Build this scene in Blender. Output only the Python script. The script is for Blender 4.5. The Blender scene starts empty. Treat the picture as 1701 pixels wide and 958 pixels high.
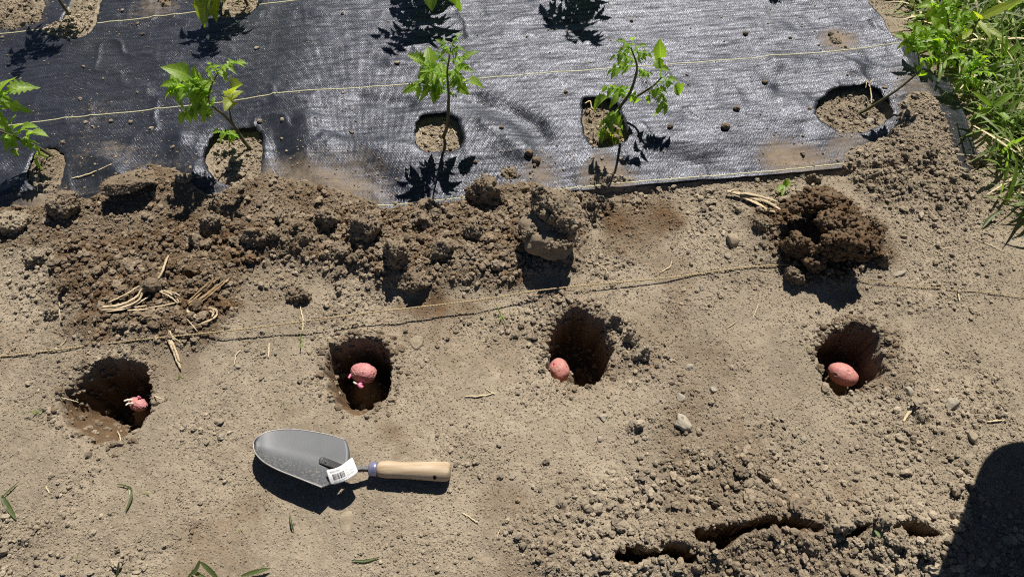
import bpy, bmesh, math, random
import numpy as np
from mathutils import Vector, Matrix, noise as mnoise

R = math.radians
random.seed(7)
rng = np.random.default_rng(11)
SC = bpy.context.scene
COL = SC.collection

# ------------------------------------------------------------------ camera, sky, sun, exposure
CAM_H, PITCH, FPX = 1.135, R(32), 1150.0
PW, PH = 1701.0, 958.0
cam = bpy.data.objects.new('camera', bpy.data.cameras.new('camera'))
COL.objects.link(cam)
cam.location = (0, 0, CAM_H)
cam.rotation_euler = (PITCH, 0, 0)
cam.data.sensor_width = 36
cam.data.lens = 36 * FPX / PW
cam.data.clip_start = 0.01
cam.data.clip_end = 500
SC.camera = cam

SUN_EL, SUN_AZ = R(54), R(15)           # azimuth measured from +Y towards +X
SUN_DIR = Vector((math.sin(SUN_AZ) * math.cos(SUN_EL), math.cos(SUN_AZ) * math.cos(SUN_EL), math.sin(SUN_EL)))
world = bpy.data.worlds.new('World')
SC.world = world
world.use_nodes = True
wn = world.node_tree
sky = wn.nodes.new('ShaderNodeTexSky')
sky.sky_type = 'NISHITA'
sky.sun_disc = False
sky.sun_elevation = SUN_EL
sky.sun_rotation = SUN_AZ
sky.altitude = 2500
sky.air_density = 0.6
sky.dust_density = 0.3
bg = wn.nodes['Background']
bg.inputs['Strength'].default_value = 0.05
wn.links.new(sky.outputs[0], bg.inputs['Color'])

sl = bpy.data.lights.new('sun', 'SUN')
sl.energy = 5.0
sl.angle = R(0.5)
sl.color = (1.0, 0.955, 0.89)
sun = bpy.data.objects.new('sun', sl)
COL.objects.link(sun)
sun.rotation_euler = (-SUN_DIR).to_track_quat('-Z', 'Y').to_euler()
sun.location = SUN_DIR * 5

SC.view_settings.view_transform = 'Standard'
SC.view_settings.look = 'None'
SC.view_settings.exposure = 0.3
SC.view_settings.gamma = 1.0
SC.view_settings.use_curve_mapping = False
SC.render.resolution_x, SC.render.resolution_y = 1024, 576
SC.cycles.use_denoising = False
SC.cycles.filter_width = 1.1
SC.cycles.max_bounces = 6
SC.cycles.diffuse_bounces = 1
SC.cycles.transparent_max_bounces = 8

# ------------------------------------------------------------------ helpers
SP, CP = math.sin(PITCH), math.cos(PITCH)

def gp(px, py, z=0.0):
    """photograph pixel -> world point on the horizontal plane at height z"""
    px = np.asarray(px, float); py = np.asarray(py, float); z = np.asarray(z, float)
    x = (px - PW / 2) / FPX
    t = (PH / 2 - py) / FPX
    dy = SP + t * CP
    dz = -CP + t * SP
    s = (CAM_H - z) / -dz
    return np.stack(np.broadcast_arrays(x * s, dy * s, z), -1)

def proj(x, y, z):
    d = y * SP + (CAM_H - z) * CP
    return PW / 2 + FPX * x / d, PH / 2 - FPX * (y * CP - (CAM_H - z) * SP) / d

_tab = np.random.default_rng(3).random((8, 512, 512))

def vnoise(x, y, scale, seed=0):
    """smooth value noise in 0..1, feature size = scale metres"""
    t = _tab[seed % 8]
    fx = x / scale + 91.7 + seed * 13.1; fy = y / scale + 37.3 + seed * 7.7
    ix = np.floor(fx).astype(int); iy = np.floor(fy).astype(int)
    ux = fx - ix; uy = fy - iy
    ux = ux * ux * ux * (ux * (ux * 6 - 15) + 10); uy = uy * uy * uy * (uy * (uy * 6 - 15) + 10)
    a = t[ix & 511, iy & 511]; b = t[(ix + 1) & 511, iy & 511]
    c = t[ix & 511, (iy + 1) & 511]; d = t[(ix + 1) & 511, (iy + 1) & 511]
    return (a * (1 - ux) + b * ux) * (1 - uy) + (c * (1 - ux) + d * ux) * uy

def fbm(x, y, scale, octv=4, seed=0, gain=0.5):
    s = 0; a = 1; n = 0
    for k in range(octv):
        s = s + a * vnoise(x, y, scale / 2 ** k, seed + k); n += a; a *= gain
    return s / n

def sstep(a, b, x):
    t = np.clip((x - a) / (b - a), 0, 1)
    return t * t * (3 - 2 * t)

def poly_sdf(x, y, poly):
    """signed distance to a polygon, positive inside"""
    P = np.asarray(poly, float)[:, :2]
    d2 = np.full(x.shape, 1e9); ins = np.zeros(x.shape, bool)
    n = len(P)
    for i in range(n):
        ax, ay = P[i]; bx, by = P[(i + 1) % n]
        ex, ey = bx - ax, by - ay
        wx, wy = x - ax, y - ay
        t = np.clip((wx * ex + wy * ey) / (ex * ex + ey * ey + 1e-12), 0, 1)
        d2 = np.minimum(d2, (wx - ex * t) ** 2 + (wy - ey * t) ** 2)
        c = (ay > y) != (by > y)
        with np.errstate(divide='ignore', invalid='ignore'):
            xi = (bx - ax) * (y - ay) / (by - ay if by != ay else 1e-12) + ax
        ins ^= c & (x < xi)
    d = np.sqrt(d2)
    return np.where(ins, d, -d)

def line_dist(x, y, pts):
    d2 = np.full(x.shape, 1e9)
    P = np.asarray(pts, float)
    for i in range(len(P) - 1):
        ax, ay = P[i][:2]; bx, by = P[i + 1][:2]
        ex, ey = bx - ax, by - ay
        t = np.clip(((x - ax) * ex + (y - ay) * ey) / (ex * ex + ey * ey + 1e-12), 0, 1)
        d2 = np.minimum(d2, (x - ax - ex * t) ** 2 + (y - ay - ey * t) ** 2)
    return np.sqrt(d2)

def smooth_poly(poly, it=2):
    P = np.asarray(poly, float)
    for _ in range(it):
        Q = np.roll(P, -1, 0)
        P = np.stack([P * .75 + Q * .25, P * .25 + Q * .75], 1).reshape(-1, P.shape[1])
    return P

def ppoly(pts, z=0.0, it=2):
    a = np.array(pts, float)
    return smooth_poly(gp(a[:, 0], a[:, 1], z)[:, :2], it)

def new_mesh(name, verts, faces, mat=None, smooth=True, attrs=None, uv=None):
    """verts Nx3; faces an array MxK of one size, or a list of tuples"""
    me = bpy.data.meshes.new(name)
    verts = np.asarray(verts, np.float32)
    me.vertices.add(len(verts))
    me.vertices.foreach_set('co', verts.ravel())
    if isinstance(faces, np.ndarray):
        m, k = faces.shape
        flat = faces.astype(np.int32).ravel()
        starts = np.arange(0, m * k, k, dtype=np.int32)
    else:
        flat = np.array([i for f in faces for i in f], np.int32)
        ln = np.array([len(f) for f in faces], np.int32)
        starts = np.concatenate([[0], np.cumsum(ln)[:-1]]).astype(np.int32)
        m = len(faces)
    me.loops.add(len(flat))
    me.loops.foreach_set('vertex_index', flat)
    me.polygons.add(m)
    me.polygons.foreach_set('loop_start', starts)
    me.update(calc_edges=True)
    me.polygons.foreach_set('use_smooth', np.full(m, bool(smooth)))
    if attrs:
        for k_, v in attrs.items():
            a = me.attributes.new(k_, 'FLOAT', 'POINT')
            a.data.foreach_set('value', np.asarray(v, np.float32).ravel())
    if uv is not None:
        l = me.uv_layers.new(name='UVMap')
        l.data.foreach_set('uv', np.asarray(uv, np.float32)[flat].ravel())
    if mat: me.materials.append(mat)
    me.validate()
    return me

def tag(o, label=None, cat=None, group=None, kind=None):
    if label: o['label'] = label
    if cat: o['category'] = cat
    if group: o['group'] = group
    if kind: o['kind'] = kind
    return o

def add(name, verts, faces, mat, parent=None, origin=None, **kw):
    """link ONE mesh object; world-space verts are made relative to its origin (or its parent's place)"""
    verts = np.asarray(verts, float)
    if parent is not None:
        base = np.array(parent.matrix_world.translation) if parent.parent is None else np.array(parent.parent.location) + np.array(parent.location)
        if parent.parent is None: base = np.array(parent.location)
        o = bpy.data.objects.new(name, new_mesh(name, verts - base, faces, mat, **kw))
        o.parent = parent
    else:
        if origin is None:
            origin = np.array([verts[:, 0].mean(), verts[:, 1].mean(), verts[:, 2].min()])
        o = bpy.data.objects.new(name, new_mesh(name, verts - origin, faces, mat, **kw))
        o.location = origin
    COL.objects.link(o)
    return o

def thing(name, loc, label, cat, group=None):
    o = bpy.data.objects.new(name, None)
    COL.objects.link(o)
    o.location = loc
    o.empty_display_size = 0.02
    return tag(o, label, cat, group)

class MB:
    def __init__(s): s.v = []; s.f = []; s.u = []; s.n = 0
    def put(s, v, f, uv=None):
        v = np.asarray(v, float)
        s.v.append(v); s.f += [tuple(int(i) + s.n for i in q) for q in f]
        s.u.append(np.zeros((len(v), 2)) if uv is None else np.asarray(uv, float))
        s.n += len(v)
    def arr(s): return np.concatenate(s.v), s.f
    def uv(s): return np.concatenate(s.u)

def tube(pts, rad, n=6, flat=1.0, caps=True):
    """tapered tube along a polyline; flat squeezes it vertically"""
    P = np.asarray(pts, float); m = len(P)
    rad = np.broadcast_to(np.asarray(rad, float), (m,))
    T = np.gradient(P, axis=0); T /= np.linalg.norm(T, axis=1)[:, None] + 1e-12
    up = np.array([0, 0, 1.0])
    V = []
    for i in range(m):
        s = np.cross(T[i], up)
        if np.linalg.norm(s) < 0.15: s = np.cross(T[i], np.array([0.0, 1, 0.2]))
        s /= np.linalg.norm(s); w = np.cross(s, T[i])
        for k in range(n):
            a = 2 * math.pi * k / n
            V.append(P[i] + rad[i] * (math.cos(a) * s + flat * math.sin(a) * w))
    F = []
    for i in range(m - 1):
        for k in range(n):
            F.append(((i + 1) * n + k, (i + 1) * n + (k + 1) % n, i * n + (k + 1) % n, i * n + k))
    if caps:
        F.append(tuple(range(n))); F.append(tuple((m - 1) * n + k for k in range(n - 1, -1, -1)))
    return np.array(V), F

def spline(pts, n=20):
    """Catmull-Rom through points"""
    P = np.asarray(pts, float)
    if len(P) < 3:
        t = np.linspace(0, 1, n)[:, None]
        return P[0] * (1 - t) + P[-1] * t
    Q = np.vstack([2 * P[0] - P[1], P, 2 * P[-1] - P[-2]])
    out = []
    m = len(P) - 1
    for k in range(n):
        s = k / (n - 1) * m; i = min(int(s), m - 1); t = s - i
        a, b, c, d = Q[i], Q[i + 1], Q[i + 2], Q[i + 3]
        out.append(.5 * (2 * b + (c - a) * t + (2 * a - 5 * b + 4 * c - d) * t * t + (3 * b - a - 3 * c + d) * t ** 3))
    return np.array(out)

_ico = {}
def ico(sub):
    if sub not in _ico:
        bm = bmesh.new(); bmesh.ops.create_icosphere(bm, subdivisions=sub, radius=1)
        bm.verts.ensure_lookup_table()
        _ico[sub] = (np.array([v.co[:] for v in bm.verts]), np.array([[v.index for v in f.verts] for f in bm.faces]))
        bm.free()
    return _ico[sub]

def euler(rx, ry, rz):
    return np.array((Matrix.Rotation(rz, 3, 'Z') @ Matrix.Rotation(ry, 3, 'Y') @ Matrix.Rotation(rx, 3, 'X')))

def lump(size, seed, rough=0.3, fine=0.1, cells=0.0, sub=4, rot=(0, 0, 0), box=0.0, cuts=0):
    """an irregular lump: ellipsoid cut by random planes (fracture faces) and pushed by noise"""
    V, F = ico(sub)
    U = V.copy(); V = V.copy()
    size = np.asarray(size, float); gm = float(np.prod(size) ** (1 / 3))
    off = Vector((seed * 3.17, seed * 1.73, seed * 5.11))
    if box:
        s = np.abs(V).max(1)[:, None]
        V = V * (1 - box) + (V / s) * box * .85
    rs = np.random.default_rng(seed + 1000)
    for _ in range(cuts):
        d = rs.normal(0, 1, 3); d /= np.linalg.norm(d); h = rs.uniform(.48, .82)
        V -= np.clip(V @ d - h, 0, None)[:, None] * d * .95
    V = V * size
    P = V / gm
    D = np.zeros(len(V))
    for i, v in enumerate(P):
        p = Vector(v)
        d = rough * mnoise.noise(p * 1.4 + off) + rough * .5 * mnoise.noise(p * 3.1 + off)
        if fine: d += fine * mnoise.noise(p * 7 + off) + fine * .7 * mnoise.noise(p * 15 + off)
        if cells:
            c = mnoise.voronoi(p * 2.6 + off)[0]
            d += cells * (c[1] - c[0] - .25)
            c = mnoise.voronoi(p * 6 + off)[0]
            d += cells * .45 * (c[1] - c[0] - .2)
        D[i] = d
    V = V + U * (D * min(gm, size.min() * 1.5) * .9)[:, None]
    return V @ euler(*rot).T, F

def crusty(V, F, n, seed, smin=.0012, smax=.0045):
    """grow small crumbs of the same earth out of a lump's surface"""
    rs = np.random.default_rng(seed)
    c0 = V.mean(0)
    B, f1 = ico(2)
    VV = [V]; FF = [np.asarray(F)]; k = len(V)
    pick = rs.integers(0, len(V), n)
    for p in pick:
        sz = smin * (smax / smin) ** (rs.random() ** 1.6)
        b = B * (1 + rs.uniform(-.3, .3, (len(B), 1))) * sz * rs.uniform(.7, 1.2, 3)
        VV.append(b + V[p] + (V[p] - c0) * .01); FF.append(f1 + k); k += len(B)
    return np.concatenate(VV), np.concatenate(FF)

# ------------------------------------------------------------------ materials
def nodes(name):
    m = bpy.data.materials.new(name); m.use_nodes = True
    nt = m.node_tree
    b = nt.nodes['Principled BSDF']
    return m, nt, b

def N(nt, kind, **kw):
    n = nt.nodes.new(kind)
    for k, v in kw.items():
        if k in n.inputs: n.inputs[k].default_value = v
        else: setattr(n, k, v)
    return n

def math_node(nt, op, a, b=None, clamp=False):
    n = nt.nodes.new('ShaderNodeMath'); n.operation = op; n.use_clamp = clamp
    for i, v in enumerate((a, b)):
        if v is None: continue
        if isinstance(v, (int, float)): n.inputs[i].default_value = v
        else: nt.links.new(v, n.inputs[i])
    return n.outputs[0]

def mixc(nt, f, a, b, blend='MIX'):
    n = nt.nodes.new('ShaderNodeMix'); n.data_type = 'RGBA'; n.blend_type = blend
    for i, v in ((0, f), (6, a), (7, b)):
        if isinstance(v, (int, float)): n.inputs[i].default_value = v
        elif isinstance(v, tuple): n.inputs[i].default_value = v if len(v) == 4 else v + (1,)
        else: nt.links.new(v, n.inputs[i])
    return n.outputs[2]

def ntex(nt, vec, scale, detail=3, rough=.5):
    n = N(nt, 'ShaderNodeTexNoise', Scale=scale, Detail=detail, Roughness=rough)
    nt.links.new(vec, n.inputs['Vector'])
    return n.outputs['Fac']

def bump(nt, b, h, strength, dist, prev=None):
    n = N(nt, 'ShaderNodeBump', Strength=strength, Distance=dist)
    nt.links.new(h, n.inputs['Height'])
    if prev is not None: nt.links.new(prev, n.inputs['Normal'])
    nt.links.new(n.outputs[0], b.inputs['Normal'])
    return n.outputs[0]

def remap(nt, v, a, b, c=0.0, d=1.0):
    n = N(nt, 'ShaderNodeMapRange')
    n.inputs[1].default_value, n.inputs[2].default_value, n.inputs[3].default_value, n.inputs[4].default_value = a, b, c, d
    nt.links.new(v, n.inputs[0])
    return n.outputs[0]

def soil_material(name, fixed=None):
    m, nt, b = nodes(name)
    g = N(nt, 'ShaderNodeNewGeometry').outputs['Position']
    if fixed is None:
        at = N(nt, 'ShaderNodeAttribute', attribute_name='moist').outputs['Fac']
        tone = N(nt, 'ShaderNodeAttribute', attribute_name='tone').outputs['Fac']
    n1 = ntex(nt, g, 9, 4); n2 = ntex(nt, g, 260, 3, .6); n3 = ntex(nt, g, 55, 3)
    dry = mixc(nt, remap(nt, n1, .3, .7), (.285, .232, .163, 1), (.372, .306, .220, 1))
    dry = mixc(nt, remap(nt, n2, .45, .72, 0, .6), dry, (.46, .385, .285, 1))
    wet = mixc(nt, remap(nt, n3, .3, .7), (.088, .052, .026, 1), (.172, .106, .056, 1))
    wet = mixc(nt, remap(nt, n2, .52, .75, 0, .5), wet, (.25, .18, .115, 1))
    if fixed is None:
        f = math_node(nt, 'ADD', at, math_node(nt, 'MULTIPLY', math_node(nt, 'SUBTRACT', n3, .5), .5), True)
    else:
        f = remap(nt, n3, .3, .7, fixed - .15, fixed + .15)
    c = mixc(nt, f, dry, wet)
    if fixed is None:
        hs = N(nt, 'ShaderNodeHueSaturation'); nt.links.new(c, hs.inputs['Color'])
        nt.links.new(math_node(nt, 'ADD', tone, 1.0), hs.inputs['Value'])
        c = hs.outputs[0]
    nt.links.new(c, b.inputs['Base Color'])
    b.inputs['Roughness'].default_value = .95
    b.inputs['Specular IOR Level'].default_value = .12
    h = math_node(nt, 'ADD', ntex(nt, g, 300, 4, .65), math_node(nt, 'MULTIPLY', ntex(nt, g, 900, 2), .4))
    bump(nt, b, h, .9, .0030)
    return m

SOIL = soil_material('soil')

def plain(name, col, col2=None, scale=60, rough=.6, spec=.3, bumpd=0.0, bscale=300, stretch=None, obj=True, metal=0.0):
    m, nt, b = nodes(name)
    if obj: g = N(nt, 'ShaderNodeTexCoord').outputs['Object']
    else: g = N(nt, 'ShaderNodeNewGeometry').outputs['Position']
    if stretch:
        mp = N(nt, 'ShaderNodeMapping'); mp.inputs['Scale'].default_value = stretch
        nt.links.new(g, mp.inputs['Vector']); g = mp.outputs[0]
    if col2: nt.links.new(mixc(nt, remap(nt, ntex(nt, g, scale, 4, .6), .32, .68), col, col2), b.inputs['Base Color'])
    else: b.inputs['Base Color'].default_value = col + (1,)
    b.inputs['Roughness'].default_value = rough
    b.inputs['Specular IOR Level'].default_value = spec
    b.inputs['Metallic'].default_value = metal
    if bumpd: bump(nt, b, ntex(nt, g, bscale, 4, .6), .8, bumpd)
    return m

STONE = plain('stone', (.27, .215, .145), (.39, .32, .225), 50, .85, .2, .0012, 260)
STONE_G = plain('grey_stone', (.28, .24, .18), (.42, .37, .29), 70, .85, .2, .0012, 300)
STRAW = plain('straw', (.55, .43, .24), (.72, .61, .40), 90, .7, .25, .0006, 500, (1, 1, 1))
STALK = plain('dry_stalk', (.42, .31, .17), (.66, .54, .36), 120, .75, .2, .0009, 420)
FIBRE = plain('dry_fibre', (.22, .14, .07), (.42, .29, .16), 140, .8, .15, .0008, 420)
TWINE = plain('twine', (.36, .27, .145), (.52, .41, .24), 300, .85, .15, .0004, 900)
THREAD = plain('marker_thread', (.50, .47, .26), (.66, .63, .42), 200, .6, .3)

def leaf_material(name, c1, c2, trans=.45, vein=.5):
    m, nt, b = nodes(name)
    uv = N(nt, 'ShaderNodeTexCoord').outputs['UV']
    g = N(nt, 'ShaderNodeNewGeometry').outputs['Position']
    n = ntex(nt, g, 45, 3)
    c = mixc(nt, remap(nt, n, .3, .7), c1, c2)
    sx = N(nt, 'ShaderNodeSeparateXYZ'); nt.links.new(uv, sx.inputs[0])
    av = math_node(nt, 'ABSOLUTE', sx.outputs[1])
    mid = remap(nt, av, .0, .12, 1, 0)
    ph = math_node(nt, 'SUBTRACT', math_node(nt, 'MULTIPLY', sx.outputs[0], 7.0), math_node(nt, 'MULTIPLY', av, 1.6))
    fr = math_node(nt, 'ABSOLUTE', math_node(nt, 'SUBTRACT', math_node(nt, 'FRACT', ph), .5))
    side = remap(nt, fr, .0, .10, 1, 0)
    vv = math_node(nt, 'MAXIMUM', mid, math_node(nt, 'MULTIPLY', side, .7), True)
    pale = tuple(min(1, x * 1.9 + .03) for x in c2)
    c = mixc(nt, math_node(nt, 'MULTIPLY', vv, vein), c, pale)
    nt.links.new(c, b.inputs['Base Color'])
    b.inputs['Roughness'].default_value = .42
    b.inputs['Specular IOR Level'].default_value = .45
    bump(nt, b, math_node(nt, 'ADD', math_node(nt, 'MULTIPLY', vv, -.6), ntex(nt, g, 500, 2)), .5, .0008)
    tr = N(nt, 'ShaderNodeBsdfTranslucent')
    hs = N(nt, 'ShaderNodeHueSaturation', Saturation=1.1, Value=2.4)
    nt.links.new(c, hs.inputs['Color']); nt.links.new(hs.outputs[0], tr.inputs['Color'])
    mx = N(nt, 'ShaderNodeMixShader', Fac=trans)
    nt.links.new(b.outputs[0], mx.inputs[1]); nt.links.new(tr.outputs[0], mx.inputs[2])
    nt.links.new(mx.outputs[0], nt.nodes['Material Output'].inputs[0])
    return m

LEAF = leaf_material('tomato_leaf', (.15, .25, .030), (.25, .36, .05))
LEAF_Y = leaf_material('yellow_leaf', (.20, .26, .03), (.30, .34, .05))
WEED = leaf_material('weed_leaf', (.15, .25, .022), (.24, .36, .04))
GRASS = leaf_material('grass_blade', (.13, .21, .03), (.22, .31, .06), .4, .25)
DULL = leaf_material('withering_blade', (.075, .105, .03), (.12, .15, .055), .3, .25)
GRASS_P = leaf_material('pale_grass_blade', (.17, .23, .085), (.24, .29, .12), .4, .3)
STEM = plain('stem', (.075, .085, .03), (.13, .105, .055), 80, .55, .3, .0004, 500)

# fabric
FABRIC, nt, b = nodes('woven_weed_fabric')
uvn = N(nt, 'ShaderNodeTexCoord').outputs['UV']
pos = N(nt, 'ShaderNodeNewGeometry').outputs['Position']
dust = N(nt, 'ShaderNodeAttribute', attribute_name='dust').outputs['Fac']
sep = N(nt, 'ShaderNodeSeparateXYZ'); nt.links.new(uvn, sep.inputs[0])
def wave(axis, pitch):
    return math_node(nt, 'SINE', math_node(nt, 'MULTIPLY', sep.outputs[axis], 2 * math.pi / pitch))
jit = N(nt, 'ShaderNodeTexNoise', Scale=30, Detail=2); nt.links.new(uvn, jit.inputs['Vector'])
ju = math_node(nt, 'ADD', sep.outputs[0], math_node(nt, 'MULTIPLY', jit.outputs['Fac'], .006))
tick = math_node(nt, 'SINE', math_node(nt, 'MULTIPLY', ju, 2 * math.pi / .0058))
rowv = math_node(nt, 'SINE', math_node(nt, 'ADD', math_node(nt, 'MULTIPLY', sep.outputs[1], 2 * math.pi / .0080), math_node(nt, 'MULTIPLY', jit.outputs['Fac'], 5.0)))
weave = math_node(nt, 'MULTIPLY', tick, rowv)
ribs = wave(0, .0026)
mp = N(nt, 'ShaderNodeMapping'); mp.inputs['Scale'].default_value = (6, 75, 1); nt.links.new(uvn, mp.inputs['Vector'])
streak = ntex(nt, mp.outputs[0], 1, 4, .6)
mp2 = N(nt, 'ShaderNodeMapping'); mp2.inputs['Scale'].default_value = (420, 160, 1); nt.links.new(uvn, mp2.inputs['Vector'])
grain = ntex(nt, mp2.outputs[0], 1, 2)
h = math_node(nt, 'ADD', math_node(nt, 'MULTIPLY', weave, .06), math_node(nt, 'MULTIPLY', ribs, .04))
h = math_node(nt, 'ADD', h, math_node(nt, 'MULTIPLY', streak, 1.0))
h = math_node(nt, 'ADD', h, math_node(nt, 'MULTIPLY', grain, .26))
bump(nt, b, h, 1.0, .0016)
dn = ntex(nt, pos, 60, 5, .7); dn2 = ntex(nt, pos, 420, 2)
df = math_node(nt, 'ADD', math_node(nt, 'MULTIPLY', dust, 1.3), math_node(nt, 'SUBTRACT', math_node(nt, 'MULTIPLY', math_node(nt, 'ADD', dn, math_node(nt, 'MULTIPLY', dn2, .5)), 1.1), 1.22), True)
basec = mixc(nt, remap(nt, grain, .3, .75), (.012, .013, .017, 1), (.030, .032, .040, 1))
nt.links.new(mixc(nt, df, basec, (.31, .235, .155, 1)), b.inputs['Base Color'])
nt.links.new(remap(nt, df, 0, .8, .46, .9), b.inputs['Roughness'])
mp3 = N(nt, 'ShaderNodeMapping'); mp3.inputs['Scale'].default_value = (14, 110, 1); nt.links.new(uvn, mp3.inputs['Vector'])
band = ntex(nt, mp3.outputs[0], 1, 5, .65)
mp4 = N(nt, 'ShaderNodeMapping'); mp4.inputs['Scale'].default_value = (330, 120, 1); nt.links.new(uvn, mp4.inputs['Vector'])
spk = ntex(nt, mp4.outputs[0], 1, 1)
sv = math_node(nt, 'MULTIPLY', remap(nt, band, .36, .62, .30, 1.15), remap(nt, spk, .38, .66, .58, 1.35))
sv = math_node(nt, 'MULTIPLY', sv, remap(nt, weave, -1, 1, .55, 1.35))
nt.links.new(sv, b.inputs['Specular IOR Level'])
b.inputs['Specular Tint'].default_value = (.84, .87, 1, 1)
b.inputs['Anisotropic'].default_value = .45
b.inputs['Anisotropic Rotation'].default_value = .25
tg_ = N(nt, 'ShaderNodeTangent', direction_type='UV_MAP', uv_map='UVMap'); nt.links.new(tg_.outputs[0], b.inputs['Tangent'])

# ------------------------------------------------------------------ the lie of the land
AL = math.atan(.115)                    # direction of the fabric's marker threads
CA, SA = math.cos(AL), math.sin(AL)
def to_uv(x, y): return x * CA + y * SA, -x * SA + y * CA
def to_xy(u, v): return u * CA - v * SA, u * SA + v * CA

BED = .034
HOLE_RIM = .0015
V_EDGE = to_uv(*gp(1010, 303, BED)[:2])[1]      # lower hem
V_LINE = to_uv(*gp(760, 133, BED)[:2])[1]       # middle thread
V_TOP = to_uv(*gp(260, 17, BED)[:2])[1]

def pl(pts, z=BED): return [tuple(gp(a, c, z)[:2]) for a, c in pts]
WRINKLES = [   # (line in pixels, half width m, height m)
    ([(790, 168), (850, 185), (905, 225)], .020, -.009), ([(800, 205), (870, 250)], .02, .006),
    ([(600, 165), (680, 172)], .014, -.004), ([(560, 235), (660, 250)], .022, .006), ([(540, 275), (640, 290)], .02, -.006),
    ([(500, 190), (525, 270)], .04, .012), ([(440, 215), (470, 285)], .03, -.010),
    ([(1080, 165), (1140, 185)], .018, -.006), ([(1060, 240), (1180, 265)], .018, -.004),
    ([(1290, 100), (1420, 110)], .018, .006), ([(1300, 145), (1350, 150)], .02, -.006), ([(1230, 160), (1330, 200)], .03, -.005),
    ([(1470, 40), (1520, 130)], .03, .008), ([(1330, 45), (1420, 25)], .02, -.004), ([(780, 60), (1000, 48)], .012, .003),
    ([(650, 105), (900, 100)], .012, .003), ([(1000, 130), (1300, 60)], .016, -.003), ([(150, 250), (222, 302)], .020, .013), ([(306, 226), (312, 290)], .022, .014), ([(-30, 280), (10, 300)], .03, .016),
]
WRINKLES = [(pl(a), w, hh) for a, w, hh in WRINKLES]

PLANT_HOLES = {   # cut openings in the fabric
    'p0': [(38, 245), (62, 232), (95, 236), (99, 262), (88, 300), (55, 312), (30, 285)],
    'p1': [(342, 232), (365, 208), (400, 208), (429, 205), (435, 250), (428, 290), (398, 306), (355, 296), (337, 265)],
    'p2': [(692, 194), (715, 186), (750, 187), (764, 200), (772, 240), (745, 250), (700, 252), (688, 232)],
    'p3': [(966, 162), (990, 158), (1022, 164), (1034, 190), (1046, 232), (1020, 240), (984, 244), (969, 215)],
    'p4': [(1356, 170), (1376, 150), (1410, 138), (1445, 140), (1472, 160), (1488, 188), (1465, 207), (1420, 219), (1385, 212), (1359, 192)],
    't1': [(52, 34), (75, 20), (95, 16), (130, -60), (160, -30), (152, 20), (141, 42), (105, 50), (75, 42)],
    't2': [(360, 18), (366, 0), (368, -50), (425, -55), (430, -5), (418, 17), (385, 22)],
    't3': [(685, -12), (685, -70), (755, -72), (758, -14), (720, -8)],
    't4': [(930, -12), (930, -70), (1000, -72), (1002, -14), (965, -8)],
    't5': [(1255, -22), (1255, -80), (1325, -82), (1328, -24), (1290, -18)],
}
HOLE_POLY = {k: ppoly(v, BED, 1) for k, v in PLANT_HOLES.items()}

RIGHT_EDGE = [(1428, -200), (1432, 0), (1450, 30), (1474, 72), (1520, 92), (1548, 128), (1575, 128), (1600, 180), (1625, 232), (1642, 262), (1612, 276), (1500, 276)]
_re = [tuple(gp(a, c, .02)[:2]) for a, c in RIGHT_EDGE[:-1]]
u_e0, v_e0 = to_uv(*_re[-1])
far_r = to_uv(*_re[0])
_edge_left = to_xy(-3.2, V_EDGE); _top_left = to_xy(-3.2, 2.6)
FAB_POLY = np.array([_edge_left, to_xy(to_uv(*gp(1380, 272, BED)[:2])[0], V_EDGE), to_xy(to_uv(*gp(1480, 272, BED)[:2])[0], V_EDGE)] + _re[::-1] + [(_re[0][0] + .05, 2.6), _top_left])

def fab_sdf(x, y):
    return poly_sdf(x, y, FAB_POLY)

def holes_sdf(x, y):
    d = np.full(x.shape, -9.0)
    for k, P in HOLE_POLY.items():
        lo = P.min(0) - .1; hi = P.max(0) + .1
        m = (x > lo[0]) & (x < hi[0]) & (y > lo[1]) & (y < hi[1])
        if m.any(): d[m] = np.maximum(d[m], poly_sdf(x[m], y[m], P) + .011 * (fbm(x[m], y[m], .022, 4, 2, .6) - .5))
    return d

def fab_z(x, y):
    """height of the laid fabric"""
    u, v = to_uv(x, y)
    z = BED + .012 * (fbm(u, v, .34, 2, 1) - .5) + .007 * (fbm(u * .55, v, .075, 3, 4) - .5)
    for P, w, hh in WRINKLES:
        lo = np.min(P, 0) - 3 * w; hi = np.max(P, 0) + 3 * w
        m = (x > lo[0]) & (x < hi[0]) & (y > lo[1]) & (y < hi[1])
        if m.any():
            d = line_dist(x[m], y[m], P) + .9 * w * (fbm(x[m], y[m], .05, 3, 6) - .5)
            zz = np.zeros(x.shape); zz[m] = hh * np.exp(-(d / (1.35 * w)) ** 2) * (.4 + 1.2 * vnoise(x[m], y[m], .05, 2)); z = z + zz
    z = z - .022 * sstep(.15, -.02, v - V_EDGE)
    # fine creases pulled across the sheet
    uu = u + .25 * v + .04 * fbm(u, v, .12, 2, 6); n_ = vnoise(uu * .8, v, .055, 5)
    z = z + .0042 * (1 - np.abs(2 * n_ - 1)) ** 4 * sstep(.35, .75, fbm(u, v, .25, 2, 3))
    n_ = vnoise(u + .02 * fbm(u, v, .04, 2, 1), (v + .03 * fbm(u, v, .06, 2, 2)) * 1.6, .030, 7); z = z + .0008 * (1 - np.abs(2 * n_ - 1)) ** 3              # sinks to the row at the hem
    xr = gp(1500, 110, 0)[0]
    z = z - .03 * sstep(xr - .02, xr + .16, x)                   # and towards the grass
    xl = gp(500, 230, 0)[0]
    z = z - .045 * np.clip(xl - x, 0, None) * sstep(0, .1, xl - x)
    return z

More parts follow.
